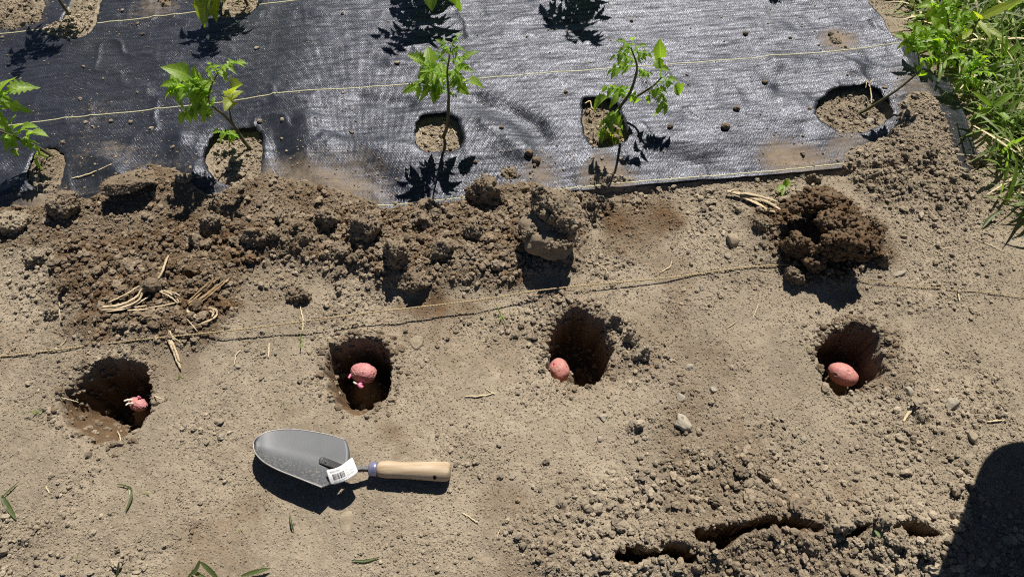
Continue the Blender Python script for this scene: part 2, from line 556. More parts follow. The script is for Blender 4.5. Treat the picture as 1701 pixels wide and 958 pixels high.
# soil lying over the fabric (pixels)
COVER = [
    [(-500, 345), (0, 322), (40, 318), (75, 322), (110, 312), (150, 318), (172, 296), (205, 304), (243, 300), (240, 285), (205, 258), (178, 238), (200, 236), (240, 255), (285, 268), (305, 285), (330, 300), (380, 305),
     (425, 290), (445, 262), (470, 275), (520, 292), (560, 302), (598, 312), (640, 318), (640, 360), (500, 420), (-500, 520)],
    [(700, 345), (768, 338), (772, 318), (800, 306), (830, 294), (870, 286), (905, 288), (935, 305), (900, 330), (760, 380)],
    [(968, 292), (985, 274), (1020, 276), (1050, 284), (1062, 292), (1030, 298), (990, 302)],
    [(1392, 262), (1400, 244), (1416, 234), (1440, 226), (1475, 214), (1490, 190), (1478, 168), (1510, 150), (1546, 146), (1560, 160), (1585, 200), (1608, 244), (1612, 290), (1400, 330)],
    [(1368, 60), (1380, 52), (1398, 60), (1408, 70), (1395, 78), (1375, 72)],
    [(-400, -100), (-400, 30), (0, 33), (30, 28), (58, 20), (62, 8), (68, -100)],
    [(236, -60), (250, 6), (270, 9), (292, 2), (296, -60)],
]
COVER_POLY = [ppoly(c, BED, 1) for c in COVER]
def cover_sdf(x, y):
    d = np.full(x.shape, -9.0)
    for P in COVER_POLY:
        lo = P.min(0) - .12; hi = P.max(0) + .12
        m = (x > lo[0]) & (x < hi[0]) & (y > lo[1]) & (y < hi[1])
        if m.any(): d[m] = np.maximum(d[m], poly_sdf(x[m], y[m], P))
    return d

# planting holes: rim and floor outlines (pixels on the ground plane), depth
PITS = [
    dict(rim=[(98, 655), (130, 628), (160, 602), (205, 594), (246, 608), (252, 640), (250, 690), (225, 722), (200, 742), (150, 735), (110, 705), (92, 675)],
         floor=[(140, 640), (170, 612), (205, 602), (240, 614), (246, 650), (238, 668), (205, 668), (160, 662)], depth=.115),
    dict(rim=[(540, 600), (556, 575), (590, 558), (630, 562), (650, 590), (656, 640), (640, 668), (612, 690), (570, 688), (545, 655), (536, 625)],
         floor=[(556, 600), (570, 578), (598, 568), (628, 572), (645, 596), (648, 632), (630, 645), (590, 650), (560, 635)], depth=.10),
    dict(rim=[(903, 580), (912, 548), (935, 522), (965, 514), (995, 525), (1014, 560), (1020, 595), (1006, 622), (972, 642), (935, 640), (908, 618)],
         floor=[(910, 580), (918, 552), (938, 530), (965, 522), (990, 532), (1006, 562), (1010, 592), (996, 612), (965, 622), (935, 620), (913, 605)], depth=.12),
    dict(rim=[(1356, 590), (1362, 560), (1388, 538), (1425, 534), (1458, 552), (1468, 590), (1466, 625), (1440, 648), (1408, 662), (1376, 645), (1360, 620)],
         floor=[(1364, 590), (1370, 566), (1392, 548), (1424, 542), (1450, 558), (1460, 590), (1456, 615), (1432, 628), (1400, 632), (1375, 622)], depth=.115),
]
for p in PITS:
    p['R'] = ppoly(p['rim'], 0, 2); p['F'] = ppoly(p['floor'], 0, 2)

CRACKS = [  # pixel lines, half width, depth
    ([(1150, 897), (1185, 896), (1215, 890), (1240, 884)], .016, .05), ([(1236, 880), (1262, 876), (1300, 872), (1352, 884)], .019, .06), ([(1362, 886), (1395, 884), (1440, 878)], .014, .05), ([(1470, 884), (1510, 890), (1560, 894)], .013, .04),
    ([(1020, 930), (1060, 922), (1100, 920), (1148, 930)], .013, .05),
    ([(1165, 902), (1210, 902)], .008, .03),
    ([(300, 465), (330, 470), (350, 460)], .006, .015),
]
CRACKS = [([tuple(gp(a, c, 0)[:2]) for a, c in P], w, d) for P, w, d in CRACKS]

HEAPS = [  # polygons of freshly dug soil: outline, height, moistness
    ([(60, 335), (150, 320), (300, 300), (430, 310), (455, 400), (420, 470), (390, 545), (300, 580), (180, 575), (110, 540), (75, 440)], .016, .92),
    ([(470, 400), (520, 365), (620, 345), (760, 335), (850, 290), (960, 310), (985, 360), (970, 430), (900, 475), (800, 485), (690, 498), (590, 478), (500, 455)], .024, .76),
    ([(1230, 350), (1300, 310), (1400, 310), (1460, 370), (1490, 430), (1440, 480), (1360, 490), (1290, 455), (1240, 400)], .014, .95),
    ([(400, 300), (520, 300), (540, 400), (470, 440), (410, 420)], .016, .72),
    ([(640, 480), (790, 480), (800, 530), (700, 552), (640, 535)], .003, .95),
    ([(1000, 330), (1120, 335), (1140, 380), (1110, 430), (1020, 430), (985, 390)], .008, .80),
    ([(900, 480), (990, 490), (1060, 540), (1070, 600), (1025, 620), (1020, 560), (990, 520), (930, 515), (900, 520)], .012, .30),
    ([(1370, 530), (1480, 520), (1520, 600), (1480, 640), (1470, 580)], .010, .35),
    ([(90, 600), (170, 575), (250, 590), (260, 615), (170, 600), (95, 650)], .010, .25),
    ([(540, 545), (640, 545), (665, 600), (640, 575), (560, 570), (535, 600)], .010, .25),
    ([(1400, 270), (1500, 240), (1600, 260), (1640, 300), (1600, 350), (1480, 340), (1410, 310)], .014, .22),
    ([(800, 880), (900, 800), (1100, 740), (1250, 720), (1300, 800), (1500, 800), (1600, 850), (1640, 960), (1500, 1000), (900, 1000)], .010, .02),
]
HEAPS += [([(640, 715), (665, 705), (695, 712), (700, 735), (670, 740), (648, 732)], .002, .6), ([(510, 690), (528, 686), (534, 705), (518, 712)], .002, .5), ([(560, 650), (640, 660), (620, 690), (575, 690)], .0, .5),
          ([(930, 640), (1010, 625), (1030, 640), (960, 662)], .0, .4), ([(1390, 655), (1470, 630), (1480, 650), (1410, 675)], .0, .5), ([(90, 690), (230, 735), (190, 755), (90, 730)], .0, .45)]
HEAPS = [(ppoly(a, 0, 2), hh, mo) for a, hh, mo in HEAPS]

# ground grid: fine where the camera looks, coarse out to the horizon
def axis(a, b, step, far):
    mid = np.arange(a, b + step / 2, step)
    g = []; s = step; p = 0
    while p < far: s *= 1.35; p += s; g.append(p)
    g = np.array(g)
    return np.concatenate([(a - g)[::-1], mid, b + g])
STEP = .0022
gx = axis(-1.42, 1.42, STEP, 60); gy = axis(.06, 1.66, STEP, 60)
X, Y = np.meshgrid(gx, gy, indexing='ij')
nx, ny = len(gx), len(gy)
DX = (X > -1.6) & (X < 1.6) & (Y > 0) & (Y < 1.9)

Z = .020 * (fbm(X, Y, .45, 3, 2) - .5) + .006 * (fbm(X, Y, .06, 3, 5) - .5)
moist = np.zeros_like(Z); rough = .03 + .55 * sstep(.36, .72, fbm(X, Y, .14, 4, 6))
wob = .05 * (fbm(X, Y, .07, 3, 3) - .5)
for P, hh, mo in HEAPS:
    lo = P.min(0) - .12; hi = P.max(0) + .12
    m = (X > lo[0]) & (X < hi[0]) & (Y > lo[1]) & (Y < hi[1])
    d = poly_sdf(X[m], Y[m], P) + wob[m]
    k = sstep(-.03, .05, d)
    Z[m] += hh * k * (.55 + .9 * fbm(X[m], Y[m], .06, 3, 7))
    moist[m] = np.maximum(moist[m], mo * sstep(-.025, .035, d + 1.2 * wob[m]) * (.45 + 1.0 * fbm(X[m], Y[m], .05, 4, 2)))
    if hh > .009: rough[m] = np.maximum(rough[m], sstep(-.02, .03, d) * (.55 + hh * 16))
# smoother trodden places
for (a, c, r_) in [(700, 640, .16), (1230, 560, .12), (650, 860, .22), (60, 590, .10), (330, 690, .10), (1080, 385, .05), (715, 510, .06), (1180, 640, .06), (480, 640, .10), (880, 700, .10), (1560, 600, .08)]:
    q = gp(a, c, 0); rough *= 1 - .6 * np.exp(-((X - q[0]) ** 2 + (Y - q[1]) ** 2) / r_ ** 2)
for (a, c, r_, w_) in [(1130, 690, .09, .30), (1080, 740, .07, .25), (1500, 700, .13, .34), (1080, 610, .06, .3), (1250, 800, .16, .26), (1600, 800, .10, .34), (1560, 440, .12, .22), (900, 650, .06, .16), (350, 720, .06, .2), (60, 470, .10, .3),
                      (150, 540, .09, .3), (430, 430, .09, .34), (1180, 330, .12, .40), (1190, 400, .10, .34), (1060, 325, .08, .36), (1290, 320, .08, .36), (1240, 430, .08, .3), (1000, 450, .07, .3), (1250, 470, .08, .2), (1520, 340, .12, .34), (430, 570, .05, .2), (780, 760, .08, .12), (520, 640, .03, .3), (940, 860, .10, .28), (700, 920, .12, .08)]:
    q = gp(a, c, 0); rough = np.maximum(rough, (w_ + .24) * np.exp(-((X - q[0]) ** 2 + (Y - q[1]) ** 2) / r_ ** 2) * (.3 + 1.2 * fbm(X, Y, .05, 2, 3)))
# grass bank
gq = ppoly([(1500, 0), (1900, -100), (1950, 420), (1690, 380), (1650, 300), (1600, 170), (1530, 90)], 0, 1)
gd = poly_sdf(X, Y, gq)
moist = np.maximum(moist, .5 * sstep(-.02, .06, gd))

# fabric bed and the soil on it
FS = np.full(X.shape, -9.0); HS = FS.copy(); CS = FS.copy(); FZ = np.zeros_like(Z)
big = (Y > .5) & (Y < 2.6) & (X > -3.4) & (X < 2)
FS[big] = fab_sdf(X[big], Y[big]); HS[big] = holes_sdf(X[big], Y[big]); CS[big] = cover_sdf(X[big], Y[big]) + .6 * wob[big]
FZ[big] = fab_z(X[big], Y[big])
inb = sstep(-.012, .004, FS)
cov = sstep(-.012, .022, CS)
under = FZ - .006 - .016 * sstep(.0, .05, FS)
hole_floor = -.010 + .010 * fbm(X, Y, .03, 2, 3)
hole_floor = hole_floor + .012
under = np.where(HS > -.012, under + (hole_floor - under) * sstep(-.012, .006, HS), under)
over = FZ + .002 + .075 * np.clip(CS, 0, .09) + .007 * fbm(X, Y, .05, 3, 1)
bedz = under + (over - under) * cov
Z = Z + (bedz - Z) * inb
rough = np.where(inb > .5, .16 + .34 * cov + .35 * sstep(0, .01, HS), rough)
moist = np.where(inb > .5, np.maximum(.30 * cov * fbm(X, Y, .06, 3, 2) * 1.4, .12 * sstep(0, .02, HS)), moist)
moist = np.where((inb > .5) & (X < gp(960, 300)[0]) & (Y < gp(400, 190)[1]) & (cov > 0), np.maximum(moist, .85 * (.35 + .9 * fbm(X, Y, .05, 4, 2)) * cov), moist)

# cracks and pits
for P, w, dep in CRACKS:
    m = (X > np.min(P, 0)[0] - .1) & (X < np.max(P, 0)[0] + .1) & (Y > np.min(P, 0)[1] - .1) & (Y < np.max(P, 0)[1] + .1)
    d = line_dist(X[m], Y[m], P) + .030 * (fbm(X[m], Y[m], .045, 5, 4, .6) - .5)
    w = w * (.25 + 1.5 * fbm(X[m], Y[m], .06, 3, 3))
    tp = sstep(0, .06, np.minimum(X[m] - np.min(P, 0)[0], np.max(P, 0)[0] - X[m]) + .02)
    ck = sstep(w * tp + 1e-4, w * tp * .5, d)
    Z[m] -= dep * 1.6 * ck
    moist[m] = np.maximum(moist[m], 1.0 * ck)  # shade inside the cracks put into the soil colour
    ax = np.min(P, 0)
    # the far side stands a little higher than the near side
    Z[m] += .012 * np.exp(-(d / .035) ** 2)
PITM = np.zeros_like(Z)
for p in PITS:
    lo = p['R'].min(0) - .06; hi = p['R'].max(0) + .06
    m = (X > lo[0]) & (X < hi[0]) & (Y > lo[1]) & (Y < hi[1])
    wj = .026 * (fbm(X[m], Y[m], .03, 4, 1, .6) - .5)
    dr = poly_sdf(X[m], Y[m], p['R']) + wj
    dfl = np.clip(-poly_sdf(X[m], Y[m], p['F']) - wj * .5, 0, None)
    t = np.clip(dr, 0, None) / (np.clip(dr, 0, None) + dfl + 1e-5)
    Z[m] = Z[m] * (1 - t) + t * (-p['depth'] * 1.1 + .016 * (fbm(X[m], Y[m], .04, 3, 6) - .5)) + 0
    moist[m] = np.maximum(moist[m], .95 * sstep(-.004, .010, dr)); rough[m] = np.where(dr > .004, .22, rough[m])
    PITM[m] = np.maximum(PITM[m], sstep(-.003, .006, dr))

# loose earth under each seed potato
for (a, c, zz, rr_) in [(229, 671, -.062, .013), (604, 619, -.042, .019), (929, 614, -.058, .019), (1400, 622, -.052, .021)]:
    q = gp(a, c, zz)
    d = np.hypot(X - q[0], Y - q[1]) * (1 + .5 * (fbm(X, Y, .02, 3, 4) - .5))
    top = zz - rr_ * .72 - np.clip(d - rr_ * .55, 0, None) * 2.0
    up_ = (top > Z) & (d < .08)
    Z[up_] = top[up_]; moist[up_] = .8
# stamp rounded crumbs and clods of every size into the surface
gx0, gy0 = gx.searchsorted(-1.42), gy.searchsorted(.06)
def frame_ok(x, y, mg=60):
    a, c = proj(x, y, 0); return (a > -mg) & (a < PW + mg) & (c > -mg) & (c < PH + mg)
def idx(x, y):
    return (np.clip(np.searchsorted(gx, x) - 1, 0, nx - 2), np.clip(np.searchsorted(gy, y) - 1, 0, ny - 2))
def gsample(A, x, y):
    i, j = idx(x, y)
    fx = (x - gx[i]) / (gx[i + 1] - gx[i]); fy = (y - gy[j]) / (gy[j + 1] - gy[j])
    return (A[i, j] * (1 - fx) + A[i + 1, j] * fx) * (1 - fy) + (A[i, j + 1] * (1 - fx) + A[i + 1, j + 1] * fx) * fy
bare = np.where((inb > .5) & (cov < .35) & (HS < .004), 0.0, 1.0)
Z0 = Z.copy()
def stamp(n, rmin, rmax, power, need):
    x = rng.uniform(-1.4, 1.4, n); y = rng.uniform(.08, 1.62, n)
    ok = frame_ok(x, y); x = x[ok]; y = y[ok]
    rg = gsample(rough, x, y); ba = gsample(bare, x, y); pm = gsample(PITM, x, y)
    keep = (rng.random(len(x)) < np.clip((rg - need) * 2.2, 0, 1)) & (ba > .5) & (pm < .3)
    x = x[keep]; y = y[keep]; k = len(x)
    r = rmin * (rmax / rmin) ** (rng.random(k) ** power)
    z0 = gsample(Z0, x, y)
    el = rng.uniform(.65, 1, k); an = rng.uniform(0, math.pi, k); tl = rng.normal(0, .35, (k, 2)); hk = rng.uniform(.55, 1.0, k)
    ex = rng.uniform(1.6, 3.2, k)
    ii = np.rint((x + 1.42) / STEP).astype(int) + gx0; jj = np.rint((y - .06) / STEP).astype(int) + gy0
    fa1 = rng.uniform(.22, .55, k); fx1 = rng.normal(0, .55, k); fy1 = rng.normal(0, .55, k)
    for q in range(k):
        w = int(r[q] / STEP) + 1
        i0, i1 = ii[q] - w, ii[q] + w + 1; j0, j1 = jj[q] - w, jj[q] + w + 1
        if i0 < 0 or j0 < 0: continue
        dx = gx[i0:i1][:, None] - x[q]; dy = gy[j0:j1][None, :] - y[q]
        c, s = math.cos(an[q]), math.sin(an[q])
        a = (dx * c + dy * s) / r[q]; bb = (-dx * s + dy * c) / (r[q] * el[q])
        e = 1 - (np.abs(a) ** ex[q] + np.abs(bb) ** ex[q])
        hgt = r[q] * hk[q] * np.sqrt(np.clip(e, 0, None)) * (1 + tl[q, 0] * a + tl[q, 1] * bb) + z0[q] - r[q] * .25
        hgt = np.minimum(hgt, z0[q] + r[q] * (fa1[q] + fx1[q] * a + fy1[q] * bb))       # fracture faces
        hgt = np.minimum(hgt, z0[q] + r[q] * (fa1[q] * 1.15 - fy1[q] * a + fx1[q] * bb))
        S = Z[i0:i1, j0:j1]
        np.maximum(S, np.where(e > 0, hgt, -9), out=S)
stamp(5200, .009, .021, 2.2, .48)
stamp(30000, .004, .011, 1.5, .34)
stamp(60000, .0032, .0055, 1.0, .16)
Z += np.where(DX & (bare > .5), .0016 * (fbm(X, Y, .008, 2, 5) - .5) * (1 + 2 * np.clip(rough, 0, 1)), 0)

tone = .24 * (fbm(X, Y, .012, 2, 3) - .5) + .42 * (fbm(X, Y, .30, 3, 1) - .5) + .25 * (fbm(X, Y, .07, 3, 2) - .5)
moist = np.maximum(moist, .42 * sstep(.50, .75, fbm(X, Y, .16, 4, 3)))
ids = np.arange(nx * ny).reshape(nx, ny)
quads = np.stack([ids[:-1, :-1], ids[1:, :-1], ids[1:, 1:], ids[:-1, 1:]], -1).reshape(-1, 4)
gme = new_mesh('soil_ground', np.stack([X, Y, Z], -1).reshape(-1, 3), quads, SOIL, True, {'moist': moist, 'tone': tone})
ground = bpy.data.objects.new('ground', gme)
COL.objects.link(ground)
tag(ground, 'dry tan garden soil with four planting holes and darker dug heaps', 'soil', kind='structure')

def gz(x, y): return gsample(Z, np.asarray(x, float), np.asarray(y, float))
def on(px, py, dz=0.0):
    """point of the ground seen at a pixel, raised by dz"""
    z = 0.0
    for _ in range(6):
        q = gp(px, py, z + dz); z = float(gz(q[0], q[1]))
    q = gp(px, py, z + dz)
    return q
def on_fab(px, py, dz=0.0):
    z = BED
    for _ in range(4):
        q = gp(px, py, z + dz)
        z = max(float(fab_z(q[:1], q[1:2])[0]), float(gz(q[0], q[1])))
    return gp(px, py, z + dz)

# ------------------------------------------------------------------ loose crumbs (too many to count)
def crumb_mesh(n, smin, smax, sub, need, on_fabric=False, extra=None, jitter=.28, boost=2.0, lift=.3):
    x = rng.uniform(-1.4, 1.4, n); y = rng.uniform(.08, 1.6, n)
    ok = frame_ok(x, y, 40); x = x[ok]; y = y[ok]
    ba = gsample(bare, x, y); rg = gsample(rough, x, y)
    if on_fabric:
        fs = gsample(FS, x, y); hs = gsample(HS, x, y); cs = gsample(CS, x, y)
        den = .16 + 1.2 * np.exp(-np.clip(-cs, 0, 1) / .035) + extra(x, y)
        k = (fs > .004) & (hs < -.006) & (ba < .5) & (rng.random(len(x)) < np.clip(den, 0, 1) * .7)
    else:
        k = (ba > .5) & (rng.random(len(x)) < np.clip((rg - need) * boost, .0, 1)) & (gsample(PITM, x, y) < .7)
    x = x[k]; y = y[k]; m = len(x)
    s = smin * (smax / smin) ** (rng.random(m) ** 1.7)
    z = fab_z(x, y) + s * .3 if on_fabric else gsample(Z, x, y) + s * lift
    V, F = ico(sub); nv = len(V)
    B = V[None] * (1 + rng.uniform(-jitter, jitter, (m, nv, 1)))
    B = B * np.stack([rng.uniform(.8, 1.25, m), rng.uniform(.65, 1.0, m), rng.uniform(.5, .85, m)], -1)[:, None, :] * s[:, None, None]
    a = rng.uniform(0, 2 * math.pi, m); c, q = np.cos(a)[:, None], np.sin(a)[:, None]
    W = np.stack([B[..., 0] * c - B[..., 1] * q, B[..., 0] * q + B[..., 1] * c, B[..., 2]], -1)
    W += np.stack([x, y, z], -1)[:, None, :]
    fa = (F[None] + (np.arange(m) * nv)[:, None, None]).reshape(-1, 3)
    mo = gsample(moist, x, y) * rng.uniform(.4, 1.1, m)
    if on_fabric: mo = rng.uniform(0, .35, m)
    tn = rng.normal(.09, .19, m)
    return W.reshape(-1, 3), fa, np.repeat(mo, nv), np.repeat(tn, nv)

def rim_crumbs():
    xs, ys, ss = [], [], []
    for p in PITS:
        lo = p['R'].min(0) - .03; hi = p['R'].max(0) + .03
        k = 2600
        x = rng.uniform(lo[0], hi[0], k); y = rng.uniform(lo[1], hi[1], k)
        d = poly_sdf(x, y, p['R']); far = sstep(lo[1] + .06, hi[1] - .03, y)
        den = (.10 + .90 * far) * np.exp(-((d - .001) / .011) ** 2) + .16 * sstep(.015, .03, d) + .10 * np.exp(-(d / .02) ** 2)
        ok = rng.random(k) < den * .8
        xs.append(x[ok]); ys.append(y[ok]); ss.append(.0016 * 4.2 ** (rng.random(ok.sum()) ** 1.5))
    x = np.concatenate(xs); y = np.concatenate(ys); s = np.concatenate(ss); m = len(x)
    V, F = ico(2); nv = len(V)
    B = V[None] * (1 + rng.uniform(-.3, .3, (m, nv, 1))) * np.stack([rng.uniform(.8, 1.25, m), rng.uniform(.65, 1.0, m), rng.uniform(.6, .9, m)], -1)[:, None, :] * s[:, None, None]
    z = gsample(Z, x, y) + s * .2
    W = B + np.stack([x, y, z], -1)[:, None, :]
    fa = (F[None] + (np.arange(m) * nv)[:, None, None]).reshape(-1, 3)
    return W.reshape(-1, 3), fa, np.repeat(rng.uniform(.1, .7, m), nv), np.repeat(rng.normal(0, .12, m), nv)

def dust_spots(x, y):
    v = np.zeros_like(x)
    for a, c, r_, w in [(150, 175, .10, .5), (130, 250, .06, .5), (340, 190, .06, .4), (620, 205, .05, .15), (1290, 252, .045, 1.1), (1350, 256, .045, 1.1), (1310, 245, .06, .6), (1390, 65, .04, .9), (1440, 60, .06, .5),
                        (900, 270, .05, .9), (1010, 285, .05, 1), (1260, 45, .04, .3), (590, 285, .08, .9), (1090, 20, .03, .25), (1500, 130, .05, .8), (500, 280, .07, .6), (220, 10, .08, .6), (730, 262, .03, .45), (1000, 254, .03, .5), (1400, 226, .04, .7), (60, 318, .05, .9), (330, 262, .03, .3), (1340, 190, .03, .4), (690, 215, .02, .3), (1130, 275, .05, .5)]:
        q = gp(a, c, BED); v = v + w * np.exp(-((x - q[0]) ** 2 + (y - q[1]) ** 2) / r_ ** 2)
    return v
def join_crumbs(name, sets, label, cat, mat, smooth=False):
    V = []; F = []; M = []; T = []; n = 0
    for v, f, mo, tn in sets:
        V.append(v); F.append(f + n); M.append(mo); T.append(tn); n += len(v)
    me = new_mesh(name, np.concatenate(V), np.concatenate(F), mat, smooth, {'moist': np.concatenate(M), 'tone': np.concatenate(T)})
    o = bpy.data.objects.new(name, me); COL.objects.link(o)
    return tag(o, label, cat, kind='stuff')
join_crumbs('soil_crumbs', [crumb_mesh(430000, .0007, .0021, 1, -.14, boost=2.2), crumb_mesh(90000, .0016, .0052, 2, .12, boost=1.15, lift=.42), crumb_mesh(34000, .0030, .0080, 2, .42, lift=.55), crumb_mesh(4500, .006, .012, 3, .50, lift=.5), rim_crumbs()],
            'loose crumbs of dry soil strewn over the whole bed', 'soil crumbs', SOIL)
join_crumbs('soil_specks', [crumb_mesh(26000, .0009, .0028, 1, 0, True, dust_spots), crumb_mesh(1200, .0025, .0055, 2, 0, True, dust_spots)],
            'specks and crumbs of soil fallen on the black fabric', 'soil crumbs', SOIL)

# ------------------------------------------------------------------ the woven fabric
def fabric():
    us = np.concatenate([np.arange(-3.1, -1.6, .02), np.arange(-1.6, 1.75, .004)])
    vs = np.concatenate([np.arange(V_EDGE - .25, 1.75, .004), np.arange(1.75, 2.5, .02)])
    U, V = np.meshgrid(us, vs, indexing='ij'); x, y = to_xy(U, V)
    x = x.copy(); y = y.copy()
    def field(x, y): return np.minimum(fab_sdf(x, y), -holes_sdf(x, y))   # positive on the cloth
    s = field(x, y)
    a, c = x.shape
    idg = np.arange(a * c).reshape(a, c)
    q = np.stack([idg[:-1, :-1], idg[1:, :-1], idg[1:, 1:], idg[:-1, 1:]], -1).reshape(-1, 4)
    sf = s.ravel()
    q = q[(sf[q] > 0).any(1)]
    # pull the outside corners of the kept faces onto the cut line
    used = np.unique(q); out = used[sf[used] < 0]
    xo, yo = x.ravel(), y.ravel()
    for _ in range(3):
        e = .0006
        s0 = field(xo[out], yo[out]); gxx = (field(xo[out] + e, yo[out]) - s0) / e; gyy = (field(xo[out], yo[out] + e) - s0) / e
        n2 = gxx ** 2 + gyy ** 2 + 1e-6
        xo[out] -= s0 * gxx / n2; yo[out] -= s0 * gyy / n2
    z = fab_z(xo, yo)
    hs = holes_sdf(xo, yo)
    z -= .003 * sstep(-.005, .0, hs) ** 1.5                     # cut edges turn down into the openings
    z += HOLE_RIM * vnoise(xo, yo, .045, 3) * np.exp(-((hs + .028) / .022) ** 2)
    fs = fab_sdf(xo, yo)
    z += .0015 * sstep(.010, 0, fs)
    du = np.clip(dust_spots(xo, yo) * .55, 0, 1) + .30 * sstep(-.05, 0, cover_sdf(xo, yo)) + .05 * fbm(xo, yo, .2, 2, 5)
    remapi = np.full(a * c, -1); remapi[used] = np.arange(len(used))
    V3 = np.stack([xo, yo, z], -1)[used]
    uu, vv = to_uv(xo, yo)
    me = new_mesh('weed_fabric', V3, remapi[q], FABRIC, True, {'dust': du[used]}, np.stack([uu, vv], -1)[used])
    o = bpy.data.objects.new('weed_fabric', me); COL.objects.link(o)
    tag(o, 'black woven weed fabric sheet with cut planting openings and pale marker threads', 'weed fabric')
    md = o.modifiers.new('thickness', 'SOLIDIFY'); md.thickness = .0008; md.offset = -1
    # woven marker threads
    for v0, wob_ in ((V_EDGE + .010, 0), (V_LINE, 1), (V_TOP, 2)):
        us2 = np.arange(-3.0, 1.75, .004)
        vv2 = v0 + .006 * (fbm(us2, us2 * 0 + wob_, .5, 2, 3) - .5)
        xx, yy = to_xy(us2, vv2)
        ok = (fab_sdf(xx, yy) > .002) & (holes_sdf(xx, yy) < -.003)
        mb = MB()
        run = []
        def flush(run):
            if len(run) < 3: return
            i = np.array(run); w = .0013
            wv = w * (1 + .25 * np.sin(us2[i] * 900))
            lx, ly = to_xy(us2[i], vv2[i] - wv); rx, ry = to_xy(us2[i], vv2[i] + wv); cx, cy = xx[i], yy[i]
            zl = fab_z(cx, cy) - .003 * sstep(-.005, 0, holes_sdf(cx, cy)) ** 1.5 + HOLE_RIM * vnoise(cx, cy, .045, 3) * np.exp(-((holes_sdf(cx, cy) + .028) / .022) ** 2)
            n = len(i)
            Vv = np.concatenate([np.stack([lx, ly, zl + .0004], -1), np.stack([cx, cy, zl + .0016], -1), np.stack([rx, ry, zl + .0004], -1)])
            F = []
            for k in range(n - 1):
                F += [(k, k + 1, n + k + 1, n + k), (n + k, n + k + 1, 2 * n + k + 1, 2 * n + k)]
            mb.put(Vv, F)
        for k in range(len(us2)):
            if ok[k]: run.append(k)
            else: flush(run); run = []
        flush(run)
        if mb.n:
            v, f = mb.arr(); add('marker_thread', v, f, THREAD, parent=o)
    return o
weed_fabric = fabric()

# ------------------------------------------------------------------ potatoes
def potato_material(name, c1, c2, dustc=(.42, .30, .22)):
    m, nt, b = nodes(name)
    g = N(nt, 'ShaderNodeTexCoord').outputs['Object']
    c = mixc(nt, remap(nt, ntex(nt, g, 70, 5, .65), .3, .7), c1, c2)
    c = mixc(nt, remap(nt, ntex(nt, g, 420, 2), .58, .75, 0, .55), c, (.50, .27, .20, 1))
    c = mixc(nt, remap(nt, ntex(nt, g, 90, 6, .75), .5, .66, 0, .75), c, dustc)
    c = mixc(nt, remap(nt, ntex(nt, g, 160, 4, .7), .60, .70, 0, .7), c, (.26, .10, .065, 1))
    nt.links.new(c, b.inputs['Base Color'])
    b.inputs['Roughness'].default_value = .55; b.inputs['Specular IOR Level'].default_value = .35
    bump(nt, b, ntex(nt, g, 220, 4, .6), .4, .0012)
    return m
POT_SMOOTH = potato_material('potato_skin', (.47, .155, .14, 1), (.62, .27, .24, 1))
POT_WRINK = potato_material('wrinkled_potato_skin', (.45, .15, .15, 1), (.63, .28, .27, 1), (.52, .36, .29))
SPROUT_P = plain('pink_sprout', (.70, .12, .26), (.80, .30, .40), 200, .45, .4)
SPROUT_W = plain('white_sprout', (.68, .58, .45), (.78, .70, .58), 200, .5, .4)

def potato(px, py, z, size, rz, tilt, seed, label, mat, wrinkle=0.0, eyes=6, sprouts=()):
    c = gp(px, py, z)
    V, F = ico(5); V = V.copy()
    rs = random.Random(seed)
    dirs = [Vector((rs.gauss(0, 1), rs.gauss(0, 1), abs(rs.gauss(0, 1)))).normalized() for _ in range(eyes)]
    off = Vector((seed * 2.3, seed, seed * 4.1))
    for i, v in enumerate(V):
        p = Vector(v)
        d = .07 * mnoise.noise(p * 1.3 + off) + .015 * mnoise.noise(p * 4 + off)
        if wrinkle:
            n = mnoise.noise(Vector((p.x * 2.2, p.y * 6, p.z * 6)) + off) ; d -= wrinkle * abs(n) ; d += wrinkle * .6 * mnoise.noise(p * 9 + off)
        for e in dirs:
            k = (p - e).length
            d -= .075 * math.exp(-(k / .10) ** 2) - .022 * math.exp(-((k - .17) / .07) ** 2)
        V[i] = v * (1 + d)
    V = V * np.asarray(size) @ euler(0, tilt, rz).T
    o = add('seed_potato', V + c, F, mat, origin=np.array([c[0], c[1], c[2] + V[:, 2].min()]))
    tag(o, label, 'potato', 'seed potatoes in the planting holes')
    rr_ = np.random.default_rng(seed); B_, f_ = ico(2); mb = MB()
    for k in range(26):                                   # earth stuck to the skin
        p_ = V[rr_.integers(0, len(V))]
        if p_[2] < .15 * size[2]: continue
        mb.put(B_ * (1 + rr_.uniform(-.3, .3, (len(B_), 1))) * rr_.uniform(.0004, .0013) + p_ * .995 + c, f_)
    if mb.n:
        v, f = mb.arr(); add('stuck_soil', v, f, SOIL, parent=o, attrs={'moist': np.full(len(v), .4), 'tone': np.zeros(len(v))})
    for path, r0, r1, sm in sprouts:
        P = spline([gp(a, b_, zz) for a, b_, zz in path], 9)
        v, f = tube(P, np.linspace(r0, r1, 9) * (1 + .15 * np.sin(np.arange(9) * 2.2)), 8)
        add('sprout', v, f, sm, parent=o)
    return o

